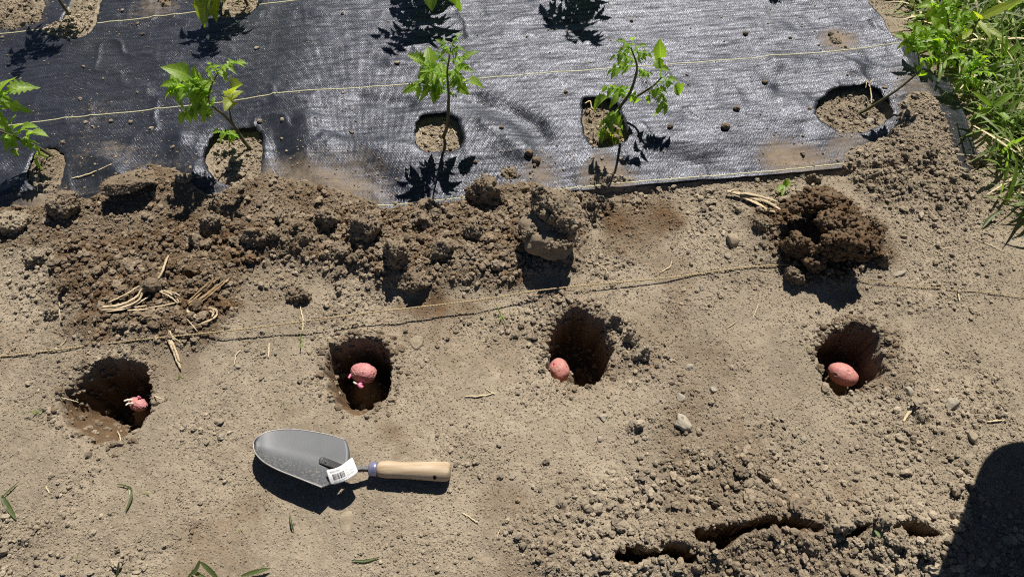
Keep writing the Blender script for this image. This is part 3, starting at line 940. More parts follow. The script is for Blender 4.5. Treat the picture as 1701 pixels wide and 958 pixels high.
potato(229, 671, -.062, (.0205, .0125, .0130), R(-22), R(-8), 3, 'wrinkled pink seed potato with white sprouts in the wide hole at left of the trowel', POT_WRINK, .075, 5,
       [([(220, 664, -.052), (212, 664, -.046), (206, 666, -.042)], .0024, .0016, SPROUT_W), ([(221, 670, -.05), (213, 670, -.043), (209, 673, -.040)], .0022, .0014, SPROUT_W), ([(233, 661, -.052), (229, 658, -.046)], .0024, .0018, SPROUT_P)])
potato(604, 619, -.042, (.0250, .0190, .0180), R(-12), R(5), 8, 'wrinkled round pink seed potato with bright pink sprout in hole above the trowel', POT_WRINK, .065, 7,
       [([(603, 632, -.050), (600, 636, -.046), (592, 637, -.044), (587, 634, -.042)], .0030, .0018, SPROUT_W), ([(604, 633, -.046), (597, 640, -.040), (603, 643, -.038)], .0042, .0030, SPROUT_P), ([(583, 622, -.04), (579, 628, -.038)], .0028, .002, SPROUT_P)])
potato(929, 614, -.058, (.0225, .0190, .0185), R(105), R(0), 15, 'smooth round red seed potato in the deep hole below the large clod', POT_SMOOTH, .012, 6,
       [([(922, 604, -.044), (920, 602, -.042)], .0018, .0012, SPROUT_P)])
potato(1400, 622, -.052, (.0275, .0205, .0195), R(-32), R(0), 22, 'large smooth oval red seed potato in the rightmost hole', POT_SMOOTH, .0, 3)

# ------------------------------------------------------------------ clods of earth
CLOD_GROUP = 'clods of earth lying on the soil'
def clod_obj(parts, px, py, label, sink=.0, moist_=.5, z=None, smooth=True):
    """one clod: lumps merged into one mesh; each part = (V, F, offset)"""
    q = on(px, py, 0) if z is None else gp(px, py, z)
    V = []; F = []; n = 0
    for v, f, off in parts:
        V.append(v + np.asarray(off)); F.append(np.asarray(f) + n); n += len(v)
    V = np.concatenate(V); F = np.concatenate(F)
    V = V + q + np.array([0, 0, -sink])
    mo = np.full(len(V), moist_ * .8) + np.array([.18 * mnoise.noise(Vector(v) * 30) for v in V])
    o = add('soil_clod', V, F, SOIL, smooth=smooth, attrs={'moist': mo, 'tone': np.zeros(len(V))})
    return tag(o, label, 'soil clod', CLOD_GROUP)

PXM = .0012
def clod(px, py, w, h, label, moist_=.5, seed=None, hz=.6, rough_=.28, cells=.22, rz=0., tilt=0., box=.3, lift=.35):
    seed = seed if seed is not None else int(px * 3 + py)
    a, c, e = w * PXM * .5, h * PXM * .55, min(w, h) * PXM * hz
    w0 = w; a *= .92; c *= .92
    v, f = lump((a, c, e), seed, rough_, .16, cells * .7, 5 if w > 32 else 4, (tilt, tilt * .4, rz), box * .5, 7)
    v, f = crusty(v, f, int(6 + w0 * h / 10), seed, .0010, .0040)
    q = on(px, py, 0)
    return clod_obj([(v, f, (0, 0, e * lift * .5))], px, py, label, 0, moist_)

clod(603, 388, 62, 60, 'angular dark clod with a sharp shaded right side on the left end of the heap', .55, 5, .75, .3, .15, .5, .3, .5)
clod(497, 493, 46, 36, 'round brown clod resting on a pale root left of the garden line', .6, 9, .6, .2, .25, 0, 0, .1)
clod(803, 328, 62, 56, 'crusty dark clod at the top of the heap beside the exposed fabric hem', .55, 31, .7)
clod(848, 296, 44, 34, 'crumbly clod pushed against the glossy fabric left of the pale flat clod', .45, 44, .6)
clod(887, 292, 36, 26, 'pale flat clod on the fabric margin above the hollow clod', .3, 45, .5)
clod(657, 432, 46, 48, 'blocky pale-topped clod casting a black shadow in front of the heap', .5, 52, .8, .22, .15, .3, .2, .55)
clod(548, 372, 66, 44, 'long tilted clod at the upper left of the middle heap', .5, 61, .6, .25, .2, .7)
clod(690, 470, 60, 34, 'low brown clod at the front foot of the middle heap', .6, 62, .55)
clod(735, 418, 50, 40, 'crumbly clod in the middle of the heap', .55, 66, .6)
clod(566, 418, 40, 30, 'small brown clod below the long tilted clod', .55, 67, .6)
clod(790, 385, 44, 38, 'rough clod on the heap left of the hollow clod', .5, 68, .6)
clod(700, 368, 48, 34, 'flattened clod below the exposed fabric hem', .45, 69, .5)
clod(357, 378, 46, 36, 'dark rounded clod at the right of the left heap', .6, 71, .7)
clod(424, 397, 46, 28, 'low dark clod between the two heaps', .6, 72, .6)
clod(326, 404, 24, 24, 'small round clod under the dark rounded one', .5, 73, .7, .15, .1, 0, 0, 0)
clod(115, 345, 74, 48, 'broad brown clod under the leftmost tomato plant', .55, 74, .5)
clod(30, 378, 62, 46, 'big pale dry clod at the left border', .12, 75, .5, .25, .1)
clod(57, 432, 44, 34, 'pale flat dry clod below the big one at the left border', .10, 76, .45, .2, .08)
clod(86, 524, 30, 20, 'small pale clod left of the split stalk', .12, 77, .5)
clod(306, 297, 28, 18, 'brown clod on the fabric edge above the slab clod', .4, 78, .6)
clod(1120, 273, 34, 24, 'brown clod on the fabric right of the third tomato plant', .55, 81, .7)
clod(1612, 276, 44, 28, 'brown clod in front of the fabric corner by the grass', .4, 82, .7)
clod(1546, 256, 26, 20, 'small brown clod on the soil covering the fabric corner', .4, 83, .7)
clod(1048, 560, 32, 28, 'pale crumbly clod on the right rim of the third planting hole', .2, 84, .7)
clod(1063, 588, 30, 26, 'grey clod just below it at the right of the third planting hole', .15, 85, .7)
clod(1022, 536, 30, 24, 'dark clod hanging over the far rim of the third planting hole', .4, 86, .7)
clod(700, 300, 0.1, 0.1, 'x', .3) if False else None
clod(1320, 460, 42, 30, 'dark clod fallen in front of the broken turf clod', .7, 87, .6)
clod(1268, 372, 36, 28, 'dark crumbly clod right of the smooth round stone', .6, 88, .6)
clod(1462, 430, 36, 26, 'dark clod at the right foot of the broken turf clod', .6, 89, .6)
clod(1445, 372, 34, 26, 'brown clod right of the broken turf clod', .55, 90, .6)
clod(1350, 300, 30, 20, 'brown clod below the cut end of the fabric hem', .35, 91, .6)
clod(1590, 858, 30, 26, 'pale dry clod beside the large dark shadow', .08, 92, .6, .2, .1)
clod(1390, 868, 40, 34, 'pale clod on the far lip of the long crack', .08, 93, .6, .25, .12)

clod(1424, 872, 34, 28, 'rough pale clod at the right end of the long crack', .1, 95, .65)
clod(1462, 866, 26, 24, 'small pale clod just right of the long crack', .1, 96, .65)
clod(1488, 896, 36, 28, 'broad pale clod between the long crack and the large shadow', .12, 97, .6)
clod(1532, 872, 30, 26, 'pale crumbly clod left of the large dark shadow', .1, 98, .65)
clod(1540, 912, 36, 30, 'pale clod at the foot of the large dark shadow', .12, 99, .6)
clod(1585, 812, 26, 22, 'small pale clod near the upper end of the large shadow', .1, 100, .65)
# slab clod: a thin tilted plate with a shaded cut front
v, f = lump((.060, .032, .013), 14, .16, .12, .08, 5, (R(-16), R(-4), R(14)), .35, 6)
v, f = crusty(v, f, 160, 3, .001, .0035)
clod_obj([(v, f, (0, .006, .030))], 224, 322, 'tilted flat slab clod with a black shaded cut edge beside the fabric', 0, .62)

# spade-cut plug: a smooth rounded base, a crusty cap set back on it, crumbs left on the ledge
base_, bf_ = lump((.057, .050, .032), 33, .20, .045, .03, 5, (R(14), R(8), 0), .1, 4)
cap, cf = lump((.050, .040, .040), 41, .24, .14, .16, 5, (R(12), R(10), R(-24)), .15, 8); cap, cf = crusty(cap, cf, 320, 1, .0012, .0055)
cap2, cf2 = lump((.024, .016, .018), 47, .24, .14, .16, 5, (R(-10), R(10), R(-20)), .15, 6); cap2, cf2 = crusty(cap2, cf2, 120, 2, .0012, .005)
cap3, cf3 = lump((.026, .014, .014), 48, .24, .14, .16, 5, (R(-10), R(-10), R(-40)), .15, 6); cap3, cf3 = crusty(cap3, cf3, 120, 5, .0012, .005)
rim1, rf1 = lump((.016, .014, .006), 49, .24, .15, .1, 4, (R(20), R(-25), 0), 0, 4); rim1, rf1 = crusty(rim1, rf1, 90, 3, .001, .0045)
rim2, rf2 = lump((.030, .009, .006), 53, .24, .15, .1, 4, (R(25), 0, R(6)), 0, 4); rim2, rf2 = crusty(rim2, rf2, 110, 4, .001, .0045)
clod_obj([(base_, bf_, (0, 0, .026)), (cap, cf, (.012, .020, .064)), (cap2, cf2, (.030, -.004, .070)), (cap3, cf3, (-.016, .044, .090)), (rim1, rf1, (-.040, -.008, .048)), (rim2, rf2, (.014, -.040, .046))],
         912, 404, 'large rounded spade-cut clod with smooth lower side and crusty cap beside the garden line', -.004, .40)

# broken turf clod: three dark layered slabs lying on each other
def turf(size, seed, rot, n, **k):
    v, f = lump(size, seed, k.get('rough', .30), .18, k.get('cells', .28), 5, rot, k.get('box', .1), 8)
    return crusty(v, f, n, seed, .0012, .0060)
s1 = turf((.066, .030, .024), 101, (R(-24), R(8), R(8)), 420, rough=.2, cells=.08)
s2 = turf((.052, .034, .034), 103, (R(-8), R(10), R(-14)), 480, cells=.14)
s3 = turf((.058, .028, .040), 105, (R(10), R(-4), R(-4)), 480, cells=.14)
s4 = turf((.036, .030, .026), 107, (0, R(8), R(30)), 300, cells=.14)
s5 = turf((.030, .022, .032), 109, (R(20), R(-20), R(-60)), 260, cells=.14)
s6 = turf((.046, .022, .020), 113, (R(-14), R(-12), R(20)), 260, cells=.14)
s7 = turf((.030, .024, .026), 117, (R(5), R(15), R(50)), 220, cells=.14)
s8 = turf((.026, .020, .020), 119, (R(-15), R(5), R(10)), 200, cells=.14)
clod_obj([s1 + ((-.008, .066, .062),), s2 + ((.030, .006, .052),), s3 + ((.016, -.042, .056),), s4 + ((.082, -.004, .022),), s5 + ((-.056, -.016, .030),), s6 + ((.012, .104, .030),), s7 + ((.070, .050, .026),), s8 + ((-.030, -.052, .026),)],
         1362, 410, 'large dark broken turf clod of crumbly damp chunks on the garden line', .006, 1.1)

# ------------------------------------------------------------------ stones
def stone(px, py, w, h, label, seed, mat=STONE, hz=.32, box=.2, rough_=.18, rz=0., fab=False):
    q = on_fab(px, py) if fab else on(px, py)
    w *= .86; h *= .86
    if w < 19: w *= .82; h *= .82
    e = min(w, h) * PXM * hz
    v, f = lump((w * PXM * .5, h * PXM * .55, e), seed, rough_, .02, 0, 4, (0.1, -.1, rz), box, 9 if box > .15 else 3)
    o = add('stone', v + q + np.array([0, 0, e * .25]), f, mat)
    return tag(o, label, 'stone', 'stones lying on the soil')
stone(1215, 401, 27, 28, 'smooth round beige stone left of the broken turf clod', 1, STONE, .45, 0, .08)
stone(1190, 399, 17, 22, 'small pale angular stone touching the round beige stone', 2, STONE, .3)
stone(1131, 703, 32, 34, 'largest pale angular flat stone on the open soil right of centre', 3, STONE_G, .28, .45, .2, .5)
stone(1003, 692, 20, 20, 'small grey diamond-shaped stone below the third planting hole', 4, STONE_G, .3, .5, .15, .7)
stone(1508, 651, 20, 22, 'rounded grey pebble right of the rightmost planting hole', 5, STONE_G, .42, 0, .1)
stone(1580, 671, 26, 24, 'grey stone with a dark vein near the right border', 6, STONE_G, .35, .3, .2)
stone(1615, 728, 22, 26, 'squarish tan stone above the large dark shadow', 7, STONE, .4, .4, .15)
stone(1369, 644, 20, 22, 'tan pebble wedged beside the large oval potato', 8, STONE, .4, .1, .12)
stone(1131, 660, 18, 18, 'pale round pebble above the largest flat stone', 9, STONE_G, .32, .1, .12)
stone(1184, 648, 18, 16, 'pale angular pebble between the last two holes', 10, STONE_G, .35, .4)
stone(1145, 610, 20, 16, 'low flat grey pebble right of the third planting hole', 11, STONE_G, .3, .2)
stone(577, 868, 26, 34, 'flat tan slab stone half sunk below the trowel', 12, STONE, .09, .4, .2, .3)
stone(364, 700, 20, 14, 'tan pebble between left hole and trowel blade', 13, STONE, .35)
stone(366, 727, 16, 14, 'grey pebble left of the trowel blade', 14, STONE_G, .4)
stone(690, 570, 34, 26, 'faint grey flat stone right of the hole with the pink sprout', 15, STONE, .16, .35)
stone(1298, 437, 18, 12, 'pale flake stone at the end of the garden line', 16, STONE, .3, .5)
stone(1446, 204, 30, 18, 'flat grey stone on soil inside the rightmost fabric opening', 17, STONE_G, .35, .35, .2, .2)
stone(1423, 205, 18, 16, 'small pale stone left of the flat one in the rightmost fabric opening', 18, STONE, .4, .2)
stone(716, 238, 14, 18, 'pale stone on the soil at the foot of the upright tomato plant', 19, STONE, .35, .3)
stone(1686, 185, 42, 46, 'large pale rock lying in the grass at the right border', 20, STONE, .4, .45, .15, .2)
stone(1688, 28, 30, 34, 'pale rock in the grass at the upper right corner', 21, STONE, .4, .4)
stone(1332, 292, 16, 12, 'pale grey pebble beside the green sprig below the fabric', 22, STONE_G, .4)
stone(1165, 478, 16, 16, 'pale pebble just under the garden line', 23, STONE_G, .35)
stone(1335, 728, 14, 12, 'small pebble right of the largest flat stone', 24, STONE_G, .35)
stone(996, 729, 12, 12, 'tiny round pebble below the grey diamond-shaped stone', 25, STONE_G, .4, 0, .1)
stone(1494, 455, 30, 14, 'flat grey flake beside the broken turf clod', 26, STONE_G, .3, .5)
stone(945, 334, 20, 26, 'pale pointed stone standing on top of the heap behind the hollow clod', 27, STONE, .45, .3, .15)
stone(1240, 805, 18, 16, 'tan pebble on the crumbly soil above the long crack', 28, STONE, .4)
stone(1422, 780, 14, 14, 'small round pebble left of the large shadow', 29, STONE, .4, 0, .1)
stone(1549, 360, 22, 24, 'triangular tan stone on the soil below the fabric corner', 30, STONE, .3, .5, .2, .4)
stone(395, 610, 14, 10, 'small pale chip between the first two planting holes', 31, STONE_G, .35)
for k, (a, c, lab) in enumerate([(1205, 212, 'round dark crumb of soil on the glossy fabric, largest of those in the open'), (1223, 182, 'dark crumb of soil on the fabric just above the largest crumb'), (1270, 138, 'small dark crumb on the fabric left of the rightmost opening'),
                                 (1238, 57, 'dark crumb on the fabric left of the sandy patch'), (940, 154, 'tiny dark crumb on the fabric under the marker thread'), (833, 213, 'brown crumb on the wrinkled fabric between the two middle plants'),
                                 (879, 255, 'rough crumb on the fabric above the heap, upper of two'), (891, 268, 'rough crumb on the fabric above the heap, lower of two'), (790, 270, 'small crumb on the fabric beside the upright plant shadow'),
                                 (432, 203, 'pale crumb on the dark fabric right of the second plant'), (1113, 211, 'dark crumb on the fabric right of the leaning plant'), (1380, 58, 'dark crumb on the sandy patch of the fabric'),
                                 (218, 204, 'pale crumb on the dark fabric left of the second plant'), (185, 202, 'pale crumb on dark fabric below the marker thread'), (1018, 217, 'brown crumb at the right edge of the third fabric opening')]):
    q = on_fab(a, c)
    s = [.0095, .0075, .0065, .0065, .005, .005, .009, .009, .005, .006, .006, .007, .005, .005, .008][k]
    v, f = lump((s, s * .85, s * .75), 200 + k, .25, .12, .2, 4)
    o = add('soil_crumb', v + q + np.array([0, 0, s * .4]), f, SOIL, attrs={'moist': np.full(len(v), .1 if 'pale' in lab else .6), 'tone': np.zeros(len(v))})
    tag(o, lab, 'soil crumb', 'crumbs of soil on the fabric')

# ------------------------------------------------------------------ garden line
def twine(pts, label, r=.0010, seed=0):
    P = spline(pts, 420)
    P = P + np.stack([0 * P[:, 0], .0012 * np.sin(np.linspace(0, 31, len(P))) * rng.uniform(.5, 1, len(P)), .0006 * np.sin(np.linspace(0, 47, len(P)))], -1)
    d = np.concatenate([[0], np.cumsum(np.linalg.norm(np.diff(P, axis=0), axis=1))])
    s = np.arange(0, d[-1], .0022)
    C = np.stack([np.interp(s, d, P[:, k]) for k in range(3)], -1)
    T = np.gradient(C, axis=0); T /= np.linalg.norm(T, axis=1)[:, None]
    sd = np.cross(T, [0, 0, 1.0]); sd /= np.linalg.norm(sd, axis=1)[:, None]; w = np.cross(sd, T)
    mb = MB()
    for ph in (0, math.pi):
        a = s * 2 * math.pi / .011 + ph
        v, f = tube(C + .75 * r * (np.cos(a)[:, None] * sd + np.sin(a)[:, None] * w), r, 5)
        mb.put(v, f)
    rs = np.random.default_rng(seed)
    for k in range(int(d[-1] * 130)):                      # loose fibres
        i = rs.integers(0, len(C)); dr = rs.normal(0, 1, 3); dr /= np.linalg.norm(dr)
        v, f = tube([C[i], C[i] + dr * rs.uniform(.002, .006) + T[i] * .003], [.00022, .0001], 3)
        mb.put(v, f)
    v, f = mb.arr()
    return tag(add('garden_twine', v, f, TWINE), label, 'garden line', 'lengths of the garden line')
def hz(px, py, h): return on(px, py, h)
tw = [(-120, 606, .001), (0, 592, .001), (130, 576, .003), (230, 565, .010), (400, 546, .024), (640, 517, .028), (800, 497, .022), (900, 482, .018), (1080, 464, .010), (1200, 449, .006), (1293, 440, .012), (1330, 440, .01)]
zz = {0: None}
pts = []
for a, c, hgt in tw: pts.append(gp(a, c, max(hgt, float(on(a, c)[2]) + .002)))
twine(pts, 'dusty tan twisted twine stretched across the soil left of the broken turf clod', .00095, 1)
pts = []
for a, c, hgt in [(1405, 458, .012), (1440, 466, .006), (1500, 474, .003), (1570, 480, .003), (1640, 486, .002), (1701, 493, .002), (1800, 500, .002)]:
    q = on(a, c, .0035); pts.append(q)
twine(pts, 'thin fuzzy end of twine on the soil right of the broken turf clod', .0006, 2)

# ------------------------------------------------------------------ trowel
STEEL, nt, b = nodes('grey_coated_steel')
g = N(nt, 'ShaderNodeTexCoord').outputs['Object']
dn = ntex(nt, g, 300, 5, .8); dl = ntex(nt, g, 22, 3)
att = N(nt, 'ShaderNodeAttribute', attribute_name='dust').outputs['Fac']
df = remap(nt, math_node(nt, 'ADD', math_node(nt, 'MULTIPLY', dn, .75), math_node(nt, 'MULTIPLY', att, .20)), .55, .66, 0, .85)
nt.links.new(mixc(nt, df, mixc(nt, remap(nt, dl, .3, .7), (.040, .044, .050, 1), (.066, .071, .078, 1)), (.30, .25, .19, 1)), b.inputs['Base Color'])
nt.links.new(remap(nt, df, 0, .8, .54, .85), b.inputs['Roughness'])
b.inputs['Specular IOR Level'].default_value = .8
bump(nt, b, ntex(nt, g, 700, 3), .25, .0006)
EDGE_STEEL = plain('pale_steel_edge', (.30, .28, .25), (.44, .41, .37), 90, .5, .4, metal=.4)  # paler steel along the blade rim
DARK_STEEL = plain('dark_steel', (.025, .026, .03), (.06, .055, .05), 150, .45, .5, .0004, 600)
FERRULE = plain('blued_ferrule', (.24, .24, .36), (.40, .39, .50), 90, .35, .6, metal=.5)
WOOD = plain('handle_wood', (.38, .275, .165), (.60, .475, .33), 46, .65, .22, .0003, 260, (.35, 3.2, 3.2))
PAPER = plain('label_paper', (.74, .73, .70), (.80, .79, .77), 60, .6, .3)
INK = plain('label_ink', (.05, .05, .05), None, rough=.7)
GREY_INK = plain('grey_ink', (.35, .35, .35), None, rough=.7)

def trowel():
    base = gp(580, 770, 0)
    root = thing('garden_trowel', (base[0], base[1], float(gz(base[0], base[1]))), 'garden trowel with grey steel blade and wooden handle lying on bare soil', 'trowel')
    gr = float(gz(*gp(500, 760, 0)[:2]))
    # blade: far edge and near edge as seen, cupped between them
    top = [(420.5, 736), (424, 729), (433, 722), (450, 715.5), (478, 712.5), (510, 715), (545, 721.5), (574, 730)]
    bot = [(420.5, 736), (422, 747), (428, 757), (440, 768), (462, 780), (488, 790.5), (512, 800), (535, 809)]
    zt = [.036, .031, .025, .019, .015, .013, .012, .012]
    zb = [.036, .037, .039, .042, .044, .045, .045, .045]
    A = spline([gp(a, c, gr + z) for (a, c), z in zip(top, zt)], 46)
    B = spline([gp(a, c, gr + z) for (a, c), z in zip(bot, zb)], 46)
    nw = 33; V = []; D = []
    for i in range(46):
        s = i / 45
        wv = np.linalg.norm(A[i] - B[i])
        for k in range(nw):
            w = k / (nw - 1)
            p = A[i] * (1 - w) + B[i] * w
            g_ = (.12 * w + (.95 * max(0, w - .42) ** 2)) / .4396       # flat far half, near half curling up
            p[2] = A[i][2] + (B[i][2] - A[i][2]) * g_ - .012 * (1 - (2 * w - 1) ** 2) * max(0, 1 - s / .3) ** 2
            p = p + np.array([.97, -.16, 0]) * .021 * math.sin(math.pi * w) ** .8 * max(0, (s - .72) / .28) ** 2
            V.append(p); D.append(sstep(.30, .75, np.array(w)) * .8 + .3 * sstep(.35, 0., np.array(s)))
    F = [(i * nw + k, (i + 1) * nw + k, (i + 1) * nw + k + 1, i * nw + k + 1) for i in range(45) for k in range(nw - 1)]
    V = np.array(V)
    blade = add('blade', V, F, STEEL, parent=root, attrs={'dust': np.array(D)})
    md = blade.modifiers.new('thickness', 'SOLIDIFY'); md.thickness = .0016; md.offset = 0
    rimv, rimf = tube(np.concatenate([A[::-1], B[1:]]) + np.array([0, 0, .0002]), .00115, 6)
    add('blade_edge', rimv, rimf, EDGE_STEEL, parent=blade)
    zb_ = lambda px, py, z: gp(px, py, gr + z)
    # tang: a strap welded on the blade, cranked up to the handle
    def strap(P, wd, th):
        P = np.asarray(P, float); m = len(P); T = np.gradient(P, axis=0); T /= np.linalg.norm(T, axis=1)[:, None]
        Vv = []
        for i in range(m):
            sd = np.cross(T[i], [0, 0.25, 1.0]); sd /= np.linalg.norm(sd); up = np.cross(sd, T[i])
            for cx, cz in ((-1, -.6), (-.8, -1), (.8, -1), (1, -.6), (1, .6), (.8, 1), (-.8, 1), (-1, .6)):
                Vv.append(P[i] + sd * cx * wd[i] + up * cz * th[i])
        Ff = [(i * 8 + k, i * 8 + (k + 1) % 8, (i + 1) * 8 + (k + 1) % 8, (i + 1) * 8 + k) for i in range(m - 1) for k in range(8)]
        Ff += [tuple(range(7, -1, -1)), tuple((m - 1) * 8 + k for k in range(8))]
        return np.array(Vv), Ff
    P = spline([zb_(534, 764, .0205), zb_(546, 768.5, .0225), zb_(558, 773, .0255), zb_(572, 777.5, .029), zb_(588, 779, .031), zb_(603, 778, .028), zb_(618, 779, .023)], 28)
    tt = np.linspace(0, 1, 28)
    v, f = strap(P, np.interp(tt, [0, .30, .42, .6, 1], [.0062, .0060, .0052, .0040, .0040]), np.interp(tt, [0, .35, .6, 1], [.0012, .0016, .0038, .0040]))
    add('tang', v, f, DARK_STEEL, parent=root, smooth=False)
    v, f = lump((.0034, .0056, .0016), 5, .15, .05, 0, 3, (0, 0, R(-18))); add('weld', v + zb_(533.5, 763.6, .0215), f, STEEL, parent=blade)
    for a_, c_ in ((541, 766.5), (551, 770.5)):
        v, f = lump((.0019, .0019, .0009), 6, .05, 0, 0, 3); add('rivet', v + zb_(a_, c_, .0245), f, DARK_STEEL, parent=root)
    h0 = zb_(613, 778, .0225); h1 = zb_(748, 783, .0185)
    ax = h1 - h0; L = np.linalg.norm(ax)
    def turned(prof, n=40):
        pts = [h0 + ax * (d / L) for d, r in prof]
        return tube(pts, [r for d, r in prof], n)
    v, f = turned([(.0, .0040), (.0004, .0105), (.002, .0116), (.010, .0120), (.0135, .0122), (.0138, .0100)])
    add('ferrule', v, f, FERRULE, parent=root)
    ds = np.linspace(0, 1, 40)
    prof = []
    lh = L - .0138
    for t in ds:
        r = np.interp(t, [0, .02, .06, .14, .28, .45, .62, .8, .93, .97, .99, 1], [.0098, .0118, .0130, .0140, .0134, .0138, .0148, .0157, .0160, .0150, .0130, .010])
        prof.append((.0138 + t * lh, r))
    v, f = turned(prof, 48)
    hd = add('handle', v, f, WOOD, parent=root)
    # drilled hanging hole
    hc = gp(722, 792, gr + .028)
    c, cf = tube([hc + np.array([0, 0.010, -.035]), hc + np.array([0, -.010, .03])], .0030, 20)
    cut = bpy.data.objects.new('cutter', new_mesh('cutter', c - np.array(root.location), cf)); COL.objects.link(cut); cut.location = root.location
    bpy.context.view_layer.update()
    bo = hd.modifiers.new('hole', 'BOOLEAN'); bo.object = cut; bo.operation = 'DIFFERENCE'; bo.solver = 'EXACT'
    bpy.context.view_layer.update()
    dg = bpy.context.evaluated_depsgraph_get()
    me = bpy.data.meshes.new_from_object(hd.evaluated_get(dg))
    hd.modifiers.clear(); hd.data = me
    bpy.data.objects.remove(cut)
    # paper price tag curling round the tang
    q00, q10, q11, q01 = (541, 780), (585, 758), (595.5, 784), (549, 805)
    nu, nv2 = 22, 12
    def tagp(u, w, dz=0):
        a = (q00[0] * (1 - u) + q10[0] * u) * (1 - w) + (q01[0] * (1 - u) + q11[0] * u) * w
        c_ = (q00[1] * (1 - u) + q10[1] * u) * (1 - w) + (q01[1] * (1 - u) + q11[1] * u) * w
        c_ += 5.5 * math.sin(u * math.pi) * (1 - .2 * w) * (1 if w > 0 else 1)
        z = gr + .038 + .010 * math.sin(u * 2.6) + .003 * math.sin(w * 3) + dz
        return gp(a, c_, z)
    def sheet(u0, u1, w0, w1, dz, n=nu, m=nv2, rnd=False):
        Vv = []
        for i in range(n + 1):
            for k in range(m + 1):
                u = u0 + (u1 - u0) * i / n; w = w0 + (w1 - w0) * k / m
                if rnd:
                    e = min(u, 1 - u); k_ = 1 - .16 * max(0, 1 - e / .10) ** 2
                    w = .5 + (w - .5) * k_
                Vv.append(tagp(u, w, dz))
        Ff = [(i * (m + 1) + k, i * (m + 1) + k + 1, (i + 1) * (m + 1) + k + 1, (i + 1) * (m + 1) + k) for i in range(n) for k in range(m)]
        return np.array(Vv), Ff
    v, f = sheet(0, 1, 0, 1, 0, rnd=True)
    tg = add('price_tag', v, f, PAPER, parent=root)
    md = tg.modifiers.new('thickness', 'SOLIDIFY'); md.thickness = .0004; md.offset = -1
    rs = random.Random(5)
    mb = MB(); u = .17
    while u < .60:
        w_ = rs.choice([.006, .010, .016]); v, f = sheet(u, u + w_, .34, .72, .0006, 2, 4); mb.put(v, f); u += w_ + rs.choice([.008, .012, .018])
    v, f = mb.arr(); add('barcode', v, f, INK, parent=tg)
    mb = MB()
    for row, (ua, ub) in ((.14, (.12, .55)), (.20, (.12, .48)), (.80, (.18, .60)), (.88, (.16, .52))):
        u = ua
        while u < ub:
            w_ = rs.uniform(.012, .035); v, f = sheet(u, u + w_, row, row + .030, .0006, 2, 1); mb.put(v, f); u += w_ + rs.uniform(.006, .018)
    for u in np.arange(.66, .88, .035):
        w = .2
        while w < .8:
            w_ = rs.uniform(.03, .09); v, f = sheet(u, u + .012, w, w + w_, .0006, 1, 3); mb.put(v, f); w += w_ + rs.uniform(.015, .04)
    v, f = mb.arr(); add('fine_print', v, f, GREY_INK, parent=tg)
trowel()

